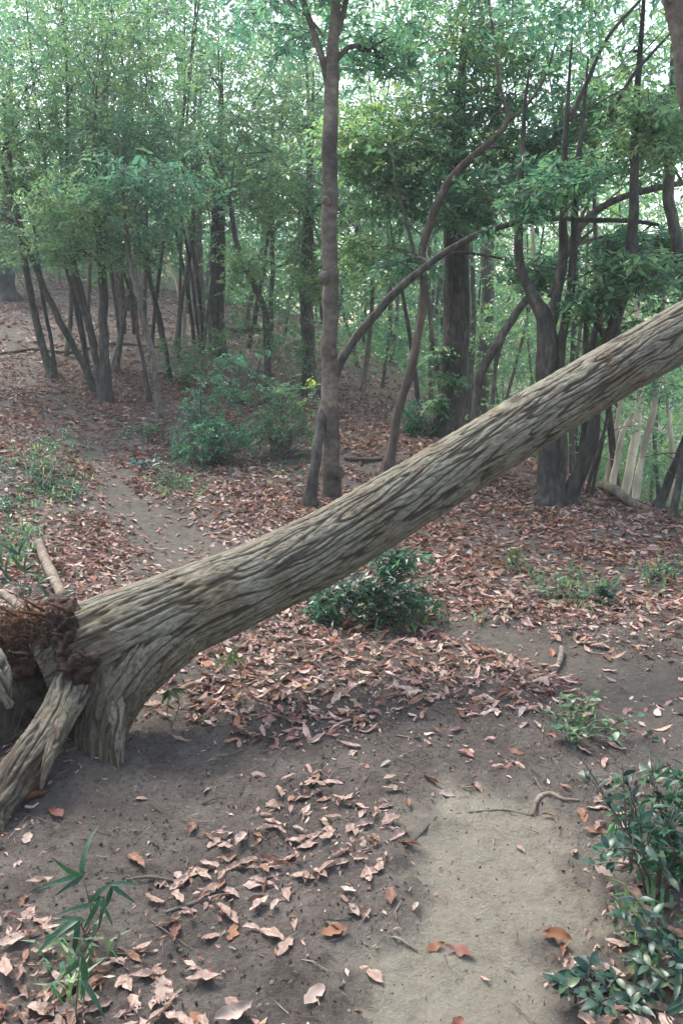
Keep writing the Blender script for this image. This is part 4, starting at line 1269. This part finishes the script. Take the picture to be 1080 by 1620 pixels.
b = hit(135, 1480)
blades('bamboo_grass', 'dark green bamboo grass with long narrow blades at bottom left', b,
       [(P(132, 1388, b[1]), 158), (P(132, 1455, b[1] - .05), 205), (P(175, 1400, b[1] + .02), -70), (P(160, 1420, b[1]), 240)], M_bamboo_leaf, 0.135, 0.017, 51, per=5, arc=1.5)
b = hit(135, 1600)
blades('bamboo_grass', 'small drooping bamboo grass shoot below the larger bamboo grass', b, [(P(132, 1545, b[1]), -75), (P(128, 1515, b[1]), 250)], M_bamboo_leaf, 0.13, 0.016, 52, per=2, arc=.8)
b = hit(1075, 1625)
blades('bamboo_grass', 'bright bamboo grass blade poking in at the bottom right corner', b, [(P(1050, 1600, b[1]), 30), (P(1080, 1580, b[1]), 60)], M_bamboo_leaf, 0.13, 0.015, 53, per=2, arc=.6)
b = hit(276, 1150)
blades('green_sprig', 'small upright sprig with drooping green leaflets under the leaning trunk, nearer the stump', b, [(P(274, 1092, b[1]), 250), (P(268, 1092, b[1]), 300)], M_sprig_leaf, 0.075, 0.016, 54, cat='sprig', per=4, arc=1.6)
b = hit(378, 1075)
blades('green_sprig', 'brighter yellow green sprig under the leaning trunk beside the leaf litter', b, [(P(372, 1028, b[1]), 250), (P(366, 1035, b[1]), 290), (P(350, 1045, b[1]), 200)], M_sprig_leaf, 0.08, 0.020, 55, cat='sprig', per=3, arc=1.4)
b = hit(123, 960)
blades('bamboo_grass', 'single short green bamboo grass behind the stump by the pale branch', b, [(P(123, 915, b[1]), 85), (P(118, 935, b[1]), 190)], M_bamboo_leaf, 0.13, 0.022, 56, per=2, arc=.5)
b = hit(35, 945)
blades('bamboo_grass', 'clump of dull green bamboo grass at the left edge behind the stump', b, [(P(px, py, b[1] + g.normal() * .1), a) for px, py, a in [(15, 920, 160), (40, 905, 60), (60, 925, 30), (5, 900, 120), (50, 930, 200), (30, 880, 90), (0, 930, 170)]], M_bamboo_leaf, 0.17, 0.024, 57, per=5, arc=1.3)
b = hit(225, 745)
plant('bluish_plant', 'small bright bluish green plant beside the bend of the left path', b, [[b, P(px, 738 + q, b[1]), P(px, 730 + q, b[1])] for px, q in ((215, 0), (230, 3), (240, 0), (225, 6))], M_blue_leaf, (0.11, 0.045, 4, .1, .1), 34, M_grey, 'plant', seed=61, first=.5)
b = hit(950, 955)
plant('green_weed', 'blue green weed on the leaf covered slope at right', b, shrub_stems(b, [P(x, y, b[1]) for x, y in ((945, 925), (960, 930), (930, 940), (970, 945))], g, 1, .3), M_shrub_leaf, (0.08, 0.035, 4, .1, .1), 40, M_grey, 'plant', seed=62)
b = hit(815, 905)
plant('green_weed', 'yellow green sprouting weed in the leaves right of the leaning trunk', b, shrub_stems(b, [P(x, y, b[1]) for x, y in ((805, 880), (820, 876), (828, 890), (798, 890))], g, 2, .3), M_sprig_leaf, (0.085, 0.018, 3, .2, .1), 44, M_grey, 'plant', seed=63)
b = hit(900, 945)
plant('green_weed', 'thin pale green weed patch on the slope between two other weeds', b, shrub_stems(b, [P(x, y, b[1]) for x, y in ((860, 925), (880, 915), (905, 920), (920, 935), (850, 940))], g, 2, .3), M_mint_leaf, (0.06, 0.014, 3, .2, .1), 80, M_grey, 'plant', seed=64)
b = hit(1040, 920)
plant('green_weed', 'sparse weed among the leaves near the right edge', b, shrub_stems(b, [P(x, y, b[1]) for x, y in ((1020, 895), (1040, 890), (1060, 900), (1035, 905))], g, 2, .3), M_mint_leaf, (0.06, 0.014, 3, .2, .1), 60, M_grey, 'plant', seed=65)


def bush(name, label, base, blobs, mat_stem, L=0.05, tint=(1, 1, 1), bright=0.0, k=8, wr=.45, seed=0, stems=8):
    """Bush too far to part its leaves: stems and a crown of many small leaves. blobs: (px, py, radius_px, dY, leaves)"""
    g = np.random.default_rng(seed)
    t = thing(name, base, label, 'bush')
    cr, mb = MB(), MB()
    for px, py, rp, dy, n in blobs:
        c = P(px, py, base[1] + dy); r = rp / FPX * to_px(c[None])[2][0]
        cen = blob_centers(c, r, max(n // k, 3), g, 0.9)
        zg = ground_z(cen[:, 0], cen[:, 1], False)
        cen[:, 2] = np.maximum(cen[:, 2], zg + 0.03)
        spray_leaves(cr, cen, L, k, g, tint, bright=bright, wr=wr)
        for _ in range(stems):
            e = cen[g.integers(len(cen))]; s = base + g.normal(size=3) * A([.08, .08, 0])
            sp = spline(np.stack([s, s * .4 + e * .6 + g.normal(size=3) * .06, e]), 8)
            mb.add(*tube(sp, np.linspace(0.008, 0.002, 8), 5))
    mb.build('stem', mat_stem, t)
    cr.build('crown', M_leaf, t, smooth_shade=False)
    return t


bush('evergreen_bush', 'dense blue green bush beside the left path, the largest bush', hit(330, 735), [(330, 660, 48, 0, 1300), (345, 600, 46, .2, 750), (312, 695, 42, -.2, 650), (370, 690, 45, 0, 650), (410, 670, 48, .3, 450)], M_dark, 0.06, (.8, 1.05, 1.1), 0.2, seed=71)
bush('twiggy_bush', 'thin twiggy bush between the dense bush and the central trunk', hit(445, 725), [(440, 660, 45, 0, 700), (470, 690, 40, 0, 500), (430, 620, 40, .2, 500), (480, 640, 35, .2, 400), (500, 720, 30, 0, 250)], M_grey, 0.05, (.95, 1, .95), .6, seed=72, stems=14)
bush('young_tree_foliage', 'light green sapling with airy leaves in front of the thick left trunk', hit(380, 640), [(300, 555, 45, 0, 800), (345, 545, 35, 0, 500), (400, 560, 50, .3, 900), (440, 520, 45, .5, 900), (470, 570, 40, .3, 700), (390, 500, 30, .5, 350)], M_grey, 0.06, (1, 1, .95), .8, seed=73, stems=6)
bush('yellow_leaved_sapling', 'sapling with a few yellow leaves close left of the central trunk', hit(478, 690), [(488, 606, 9, 0, 8), (462, 618, 14, 0, 16), (478, 640, 14, 0, 8)], M_grey, 0.08, (2.2, 1.8, 0.8), 1.4, seed=74, stems=3)
bush('ground_plants', 'low green plants on the right verge of the left path', hit(275, 770), [(270, 765, 28, 0, 220), (300, 780, 28, 0, 180), (255, 750, 18, 0, 90)], M_grey, 0.04, (.85, .9, .85), .2, seed=75, stems=4)
bush('ground_plants', 'low green plants on the bank left of the left path', hit(70, 770), [(75, 715, 34, .5, 260), (90, 765, 38, 0, 200), (40, 795, 44, -.2, 260), (20, 730, 38, .3, 200), (110, 805, 34, -.2, 130), (20, 850, 40, -.8, 240)], M_grey, 0.045, (.75, .85, .8), -.3, seed=76, stems=5)
bush('low_bush', 'dark bush at the foot of the thick dark trunk', hit(665, 690), [(660, 650, 26, 0, 500), (680, 665, 22, -.1, 350), (650, 680, 18, 0, 200)], M_dark, 0.06, (.75, 1, 1), -.2, seed=77, stems=6)
bush('low_bush', 'small blue green bush at the foot of the dense left bush', hit(292, 725), [(290, 715, 16, 0, 220), (280, 722, 10, 0, 100)], M_dark, 0.05, (.6, 1.2, 1.25), .6, seed=78, stems=4)
bush('low_bush', 'dull bush on the slope right of the left cluster', hit(285, 612), [(290, 590, 26, 0, 450), (310, 570, 20, 0, 250)], M_dark, 0.06, (.85, 1, .95), -.1, seed=79, stems=5)
bush('ground_plants', 'patch of small weeds by the bare slim trunk on the left', hit(245, 690), [(235, 688, 26, 0, 260), (210, 700, 18, 0, 130)], M_grey, 0.04, (.95, 1, .9), .4, seed=80, stems=3)

# ------------------------------------------------------------------ leaf litter
DENSE = POLY([(285, 1105), (320, 1035), (400, 985), (480, 955), (600, 1000), (700, 1030), (780, 1035), (880, 1062), (935, 1112), (880, 1120), (780, 1105), (650, 1125), (560, 1150), (430, 1165), (340, 1150)])
CLUMP = POLY([(420, 1270), (520, 1230), (590, 1290), (640, 1370), (560, 1400), (470, 1420), (330, 1460), (230, 1440), (330, 1370), (330, 1320)])
CORN_L = POLY([(-60, 1470), (60, 1440), (130, 1500), (250, 1500), (300, 1560), (330, 1800), (-200, 1800)])
CORN_R = POLY([(900, 1500), (960, 1420), (1060, 1390), (1300, 1400), (1300, 1800), (880, 1800), (900, 1600)])
BARE = POLY([(180, 1130), (330, 1170), (420, 1240), (330, 1300), (200, 1400), (60, 1380), (80, 1260)])
BANK = POLY([(-300, 680), (60, 690), (110, 730), (140, 810), (70, 880), (-300, 900)])
NEARSOIL = POLY([(150, 1150), (420, 1175), (560, 1160), (660, 1130), (900, 1120), (960, 1130), (1300, 1290), (1300, 1900), (-500, 1900), (-300, 1250)])


def litter_density(p):
    d = np.full(len(p), 0.95)
    d *= 0.45 + 0.55 * smooth(-0.25, 0.12, fbm(np.column_stack([p * 0.9, np.full(len(p), 8.1)]), 3))
    near = p[:, 1] < 14
    q = p[near]
    v = d[near]
    s = soft(q, NEARSOIL, .12, .3, 2)
    v = v * (1 - s) + 0.12 * s
    for poly, val, w in ((BANK, 0.5, .3), (CLUMP, 0.60, .08), (CORN_L, 0.85, .1), (CORN_R, 0.5, .1), (BARE, 0.03, .1)):
        s = soft(q, poly, w, .15, 4)
        v = v * (1 - s) + val * s
    pm = path_mask(q)
    v *= 1 - np.minimum(0.93 * pm[0] + 0.88 * pm[1] + .85 * pm[2], 0.97)
    s = soft(q, DENSE, .08, .16, 3)
    v = np.maximum(v, s)
    d[near] = v
    return d


def leaf_template(seed, nseg, rows=1):
    """A dead leaf along X, length 1: rows strips each side of the midrib, curled, waved and nibbled."""
    g = np.random.default_rng(seed)
    u = np.linspace(0, 1, nseg + 2)
    half = 0.215 * np.sin(np.pi * u ** 0.85) ** 0.75
    bend, curl = g.uniform(-0.5, 0.6), g.uniform(-.1, 0.9)
    ph, am = g.uniform(0, 6, 2), g.uniform(.0, .05)
    W = 2 * rows + 1
    V = [(-.5, 0, bend * .25)]
    T = []
    for k in range(1, nseg + 1):
        nib = [g.uniform(.72, 1.08) if g.random() < .75 else g.uniform(.4, .8) for _ in (0, 1)]
        for q in range(-rows, rows + 1):
            f = q / rows
            y = -f * half[k] * (nib[0] if q < 0 else nib[1])
            z = bend * (u[k] - .5) ** 2 + curl * abs(f) ** 1.6 * half[k] * 0.7 + am * math.sin(u[k] * 11 + ph[int(q > 0)]) * abs(f) + g.normal(0, .010)
            V.append((u[k] - .5, y * (1 - 0.12 * abs(curl) * abs(f)), z))
    V.append((.5, g.normal(0, .05), bend * .25 + g.normal(0, .04)))
    for q in range(W - 1):
        T.append((0, 2 + q, 1 + q)) if False else T.append((0, 1 + q, 2 + q))
    for k in range(nseg - 1):
        for q in range(W - 1):
            b0 = 1 + W * k + q
            T += [(b0, b0 + W, b0 + W + 1), (b0, b0 + W + 1, b0 + 1)]
    a = 1 + W * (nseg - 1); e = len(V) - 1
    for q in range(W - 1): T.append((a + q, e, a + q + 1))
    return A(V), A(T)


PAL = A([0.86, 0.73, 0.68]) * A([(0.41, 0.335, 0.30), (0.52, 0.435, 0.40), (0.31, 0.235, 0.205), (0.23, 0.135, 0.105), (0.15, 0.075, 0.055), (0.34, 0.18, 0.11), (0.60, 0.53, 0.48)])
PRB = A([0.27, 0.17, 0.22, 0.16, 0.09, 0.05, 0.04])
g = np.random.default_rng(404)


def scatter(n, xlim, ylim):
    """Candidate points, evenly over the visible wedge of ground."""
    y = np.sqrt(g.uniform(ylim[0] ** 2, ylim[1] ** 2, n))
    x = g.uniform(xlim[0], xlim[1], n) * y
    p = np.column_stack([x, y])
    return p[g.random(n) < litter_density(p)]


def leaf_normals(p, tilt):
    e = 0.04
    dx = (ground_z(p[:, 0] + e, p[:, 1]) - ground_z(p[:, 0] - e, p[:, 1])) / (2 * e)
    dy = (ground_z(p[:, 0], p[:, 1] + e) - ground_z(p[:, 0], p[:, 1] - e)) / (2 * e)
    n = np.column_stack([-dx * .7, -dy * .7, np.ones(len(p))]) + g.normal(0, 1, (len(p), 3)) * np.asarray(tilt)[:, None]
    n[:, 2] = np.abs(n[:, 2]) + 0.15
    return unit(n)


def litter(mb, p, size, nseg, tilt=0.3, red=0.0, pile=0.02):
    temps = [leaf_template(900 + q, nseg) for q in range(8)]
    dn = litter_density(p)
    z = ground_z(p[:, 0], p[:, 1]) + 0.004 + g.random(len(p)) * pile * dn
    nr = leaf_normals(p, tilt * (0.45 + 0.75 * dn))
    az = g.uniform(0, 2 * np.pi, len(p))
    d = np.column_stack([np.cos(az), np.sin(az), np.zeros(len(p))])
    d = unit(d - nr * (d * nr).sum(1)[:, None])
    s = np.cross(nr, d)
    L = size * g.uniform(.65, 1.3, len(p))
    wd = g.uniform(.75, 1.15, len(p))
    redn = smooth(-.15, .3, fbm(np.column_stack([p * .55, np.full(len(p), 1.3)]), 2) + red)
    idx = g.choice(len(PAL), len(p), p=PRB)
    shift = (g.random(len(p)) < (0.45 + 0.35 * smooth(4.5, 10, p[:, 1])) * redn)
    idx = np.where(shift, g.choice([2, 3, 4, 3, 5], len(p)), idx)
    c = PAL[idx] * g.uniform(.75, 1.2, (len(p), 1)) * (1 + g.normal(0, .06, (len(p), 3)))
    ti = g.integers(0, 8, len(p))
    for q in range(8):
        k = ti == q
        if not k.any(): continue
        tv, tt = temps[q]
        V = A([0, 0, 0]) + np.column_stack([p[k], z[k]])[:, None] + (d[k][:, None] * tv[None, :, 0:1] + s[k][:, None] * tv[None, :, 1:2] * wd[k][:, None, None] + nr[k][:, None] * tv[None, :, 2:3]) * L[k][:, None, None]
        nk = len(tv)
        T = (np.arange(k.sum())[:, None, None] * nk + tt[None]).reshape(-1, 3)
        mb.add(V.reshape(-1, 3), None, T, np.repeat(c[k], nk, 0))


mb = MB()
near_p = scatter(7500, (-.62, .62), (1.5, 5.4))
# the largest 300 in the photograph become objects of their own
pp = np.column_stack([near_p, np.zeros(len(near_p))])
px, py, dep = to_px(pp)
inside = (px > -10) & (px < 1090) & (py < 1640) & (py > 900)
order = np.argsort(np.where(inside, dep, 99))
single, rest = near_p[order[:285]], near_p[order[285:]]
litter(mb, rest, 0.080, 4, 0.32)
litter(mb, scatter(26000, (-.6, .6), (1.5, 6.5)), 0.026, 1, 0.40)
litter(mb, scatter(24000, (-.6, .6), (5.2, 9.5)), 0.088, 2, 0.32, 0.05)
litter(mb, scatter(40000, (-.56, .56), (9.2, 17)), 0.108, 1, 0.36, 0.30)
litter(mb, scatter(26000, (-.52, .45), (16.5, 36)), 0.17, 1, 0.40, 0.15)
o = mb.build('leaf_litter', M_litter, None, smooth_shade=False)
tag(o, 'brown and pinkish fallen leaves carpeting the whole forest floor', 'leaf litter', kind='stuff')

lm = []
for q in range(14):
    tv, tt = leaf_template(950 + q, 8, 2)
    lm.append(make_mesh('fallen_leaf', tv, None, tt, M_dry_one))
nr = leaf_normals(single, np.full(len(single), .22))
for i, p in enumerate(single):
    o = bpy.data.objects.new('fallen_leaf', lm[g.integers(14)])
    S.collection.objects.link(o)
    o.parent = ground
    o.location = (p[0], p[1], ground_z(p[0], p[1])[0] + 0.006 + g.random() * .008)
    a = g.uniform(0, 6.28)
    o.rotation_euler = orient([math.cos(a), math.sin(a), 0], nr[i])
    s = 0.077 * g.uniform(.55, 1.3)
    o.scale = (s, s * g.uniform(.8, 1.15), s)

for i, (px, py, L, mat, ang, lab) in enumerate([
        (368, 1472, .075, M_orange, 80, 'orange brown leaf lying alone on the soil below the long root'),
        (530, 1486, .085, M_orange, 20, 'rusty orange curled leaf in the middle of the bottom soil'),
        (302, 1606, .11, M_orange, 10, 'large orange leaf at the bottom edge left of centre'),
        (724, 1604, .075, M_red, 60, 'red brown leaf at the bottom edge on the sandy patch'),
        (726, 1492, .085, M_red, 160, 'broad dusky red leaf lying on the sandy patch'),
        (688, 1487, .06, M_orange, 30, 'tan leaf touching the dusky red leaf on the sandy patch'),
        (880, 1478, .09, M_orange, 165, 'long curled brown leaf at the right border of the sandy patch'),
        (945, 1380, .095, M_white, 165, 'pale leaf below the glossy shrub'),
        (370, 1610, .10, M_white, 25, 'pale whitish leaf at the bottom edge right of the large orange leaf'),
        (498, 1576, .085, M_white, 55, 'pale upright pointed leaf on the bottom soil right of centre left'),
        (260, 1560, .11, M_white, 110, 'tall pale leaf standing above the large orange leaf'),
        (560, 1450, .06, M_white, 115, 'small whitish leaf pointing at the edge of the sandy patch'),
        (706, 1250, .075, M_white, 170, 'pale leaf on the upper edge of the sandy patch'),
        (455, 1036, .10, M_red, 30, 'dark red leaf on the dense strip of litter'),
        (765, 1032, .11, M_orange, 100, 'bright orange upright leaf at the border of litter and bare path'),
        (924, 1296, .06, M_orange, 70, 'yellowish tan leaf left of the glossy shrub'),
        (62, 1282, .10, M_orange, 40, 'orange brown leaf caught in the hollow between the roots'),
        (88, 1300, .09, M_red, 140, 'reddish leaf lying just outside the hollow between the roots'),
        (44, 1330, .075, M_white, 100, 'pale leaf lying beside the tip of the splayed root'),
        (96, 1236, .06, M_orange, 75, 'yellowish leaf leaning at the foot of the stump')]):
    h = hit(px, py)
    tv, tt = leaf_template(1200 + i, 9, 2)
    o = link('fallen_leaf', make_mesh('fallen_leaf', tv * L * A([1, 1.15, 1]), None, tt, mat))
    o.location = (h[0], h[1], ground_z(h[0], h[1])[0] + 0.008)
    a = math.radians(ang)
    o.rotation_euler = orient([math.cos(a), math.sin(a), 0.05], unit(A([0, -0.25, 1]) + g.normal(0, .12, 3)))
    tag(o, lab, 'leaf', 'single leaves that stand out on the soil')

# crumbs of soil, bark chips and twig bits on the near floor
mb = MB()
n = 42000
y = np.sqrt(g.uniform(1.5 ** 2, 5.6 ** 2, n)); x = g.uniform(-.6, .6, n) * y
p = np.column_stack([x, y])
p = p[g.random(n) < 1 - 0.62 * path_mask(p).max(0)]
n = len(p)
z = ground_z(p[:, 0], p[:, 1])
s = np.minimum(0.0040 * np.exp(g.normal(0, .55, n)), 0.010) * (1 - .35 * path_mask(p).max(0))
dv = unit(g.normal(size=(n, 4, 3))) * s[:, None, None] * g.uniform(.5, 1.5, (n, 4, 1))
V = np.column_stack([p, z + s * .3])[:, None] + dv
T = (np.arange(n)[:, None, None] * 4 + A([(0, 1, 2), (0, 2, 3), (0, 3, 1), (3, 2, 1)])[None]).reshape(-1, 3)
c = A([(0.07, .058, .05), (.12, .10, .088), (.05, .04, .034), (.2, .17, .14)])[g.choice(4, n, p=[.4, .3, .15, .15])]
mb.add(V.reshape(-1, 3), None, T, np.repeat(c, 4, 0))
o = mb.build('soil_crumbs', M_litter, None, smooth_shade=False)
tag(o, 'small crumbs of dark soil scattered over the near ground', 'soil crumbs', kind='stuff')
mb = MB()
n = 3200
y = np.sqrt(g.uniform(1.5 ** 2, 7.5 ** 2, n)); x = g.uniform(-.58, .58, n) * y
p = np.column_stack([x, y]); p = p[g.random(n) < 1 - 0.8 * path_mask(p).max(0)]
nt_ = len(p)
a = g.uniform(0, 6.28, nt_); l = 0.03 * np.exp(g.normal(.3, .7, nt_)); r = 0.0013 * np.exp(g.normal(0, .5, nt_))
dxy = np.column_stack([np.cos(a), np.sin(a)]) * l[:, None]
TP = p[:, None] + dxy[:, None] * A([-.5, .05, .5])[None, :, None] + g.normal(size=(nt_, 3, 2)) * (l * .06)[:, None, None]
TZ = ground_z(TP[..., 0].ravel(), TP[..., 1].ravel()).reshape(nt_, 3) + .003 + g.random((nt_, 3)) * .006
ci = g.choice(3, nt_, p=[.5, .33, .17])
for q in range(nt_):
    v, qd, _ = tube(np.column_stack([TP[q], TZ[q]]), [r[q], r[q], r[q] * .5], 4, close=False)
    mb.add(v, qd, None, [(0.07, .052, .04), (.16, .125, .10), (.3, .26, .21)][ci[q]])
o = mb.build('twig_litter', M_litter, None)
tag(o, 'tiny twigs and broken bits lying over the forest floor', 'twigs', kind='stuff')
# thin grass and weed shoots on the slopes
mb = MB()
cen = []
for px_, py_, sx, sy, n in [(75, 740, 60, 50, 150), (30, 860, 45, 40, 90), (285, 770, 35, 20, 80), (900, 930, 60, 25, 60), (1040, 910, 30, 20, 30), (640, 985, 50, 20, 40), (235, 690, 35, 12, 40), (470, 740, 50, 25, 50), (930, 1150, 40, 25, 14), (1000, 1500, 60, 60, 16), (110, 1540, 60, 50, 12)]:
    for _ in range(n):
        h = hit0(px_ + g.normal() * sx * .6, py_ + g.normal() * sy * .6)
        cen.append(h)
for h in cen:
    zz = ground_z(h[0], h[1])[0]
    for _ in range(3):
        a = g.uniform(0, 6.28); l = g.uniform(.04, .11); d = A([math.cos(a), math.sin(a), 0])
        b0 = A([h[0], h[1], zz]) + g.normal(size=3) * A([.02, .02, 0]); s = np.cross(d, [0, 0, 1.0]) * .004
        m1 = b0 + d * l * .35 + A([0, 0, l * .7]); e = b0 + d * l * .9 + A([0, 0, l * .75])
        mb.add(np.stack([b0 - s, b0 + s, m1 + s * 1.4, m1 - s * 1.4, e]), [(0, 1, 2, 3)], [(3, 2, 4)], GREENS[g.integers(1, 5)] * A([1.05, 1, .95]))
o = mb.build('grass', M_leaf, None, smooth_shade=False)
tag(o, 'thin green grass and weed shoots between the fallen leaves', 'grass', kind='stuff')
print('tris', sum(len(p.vertices) - 2 for me in bpy.data.meshes if me.users for p in me.polygons), 'objs', len(bpy.data.objects))
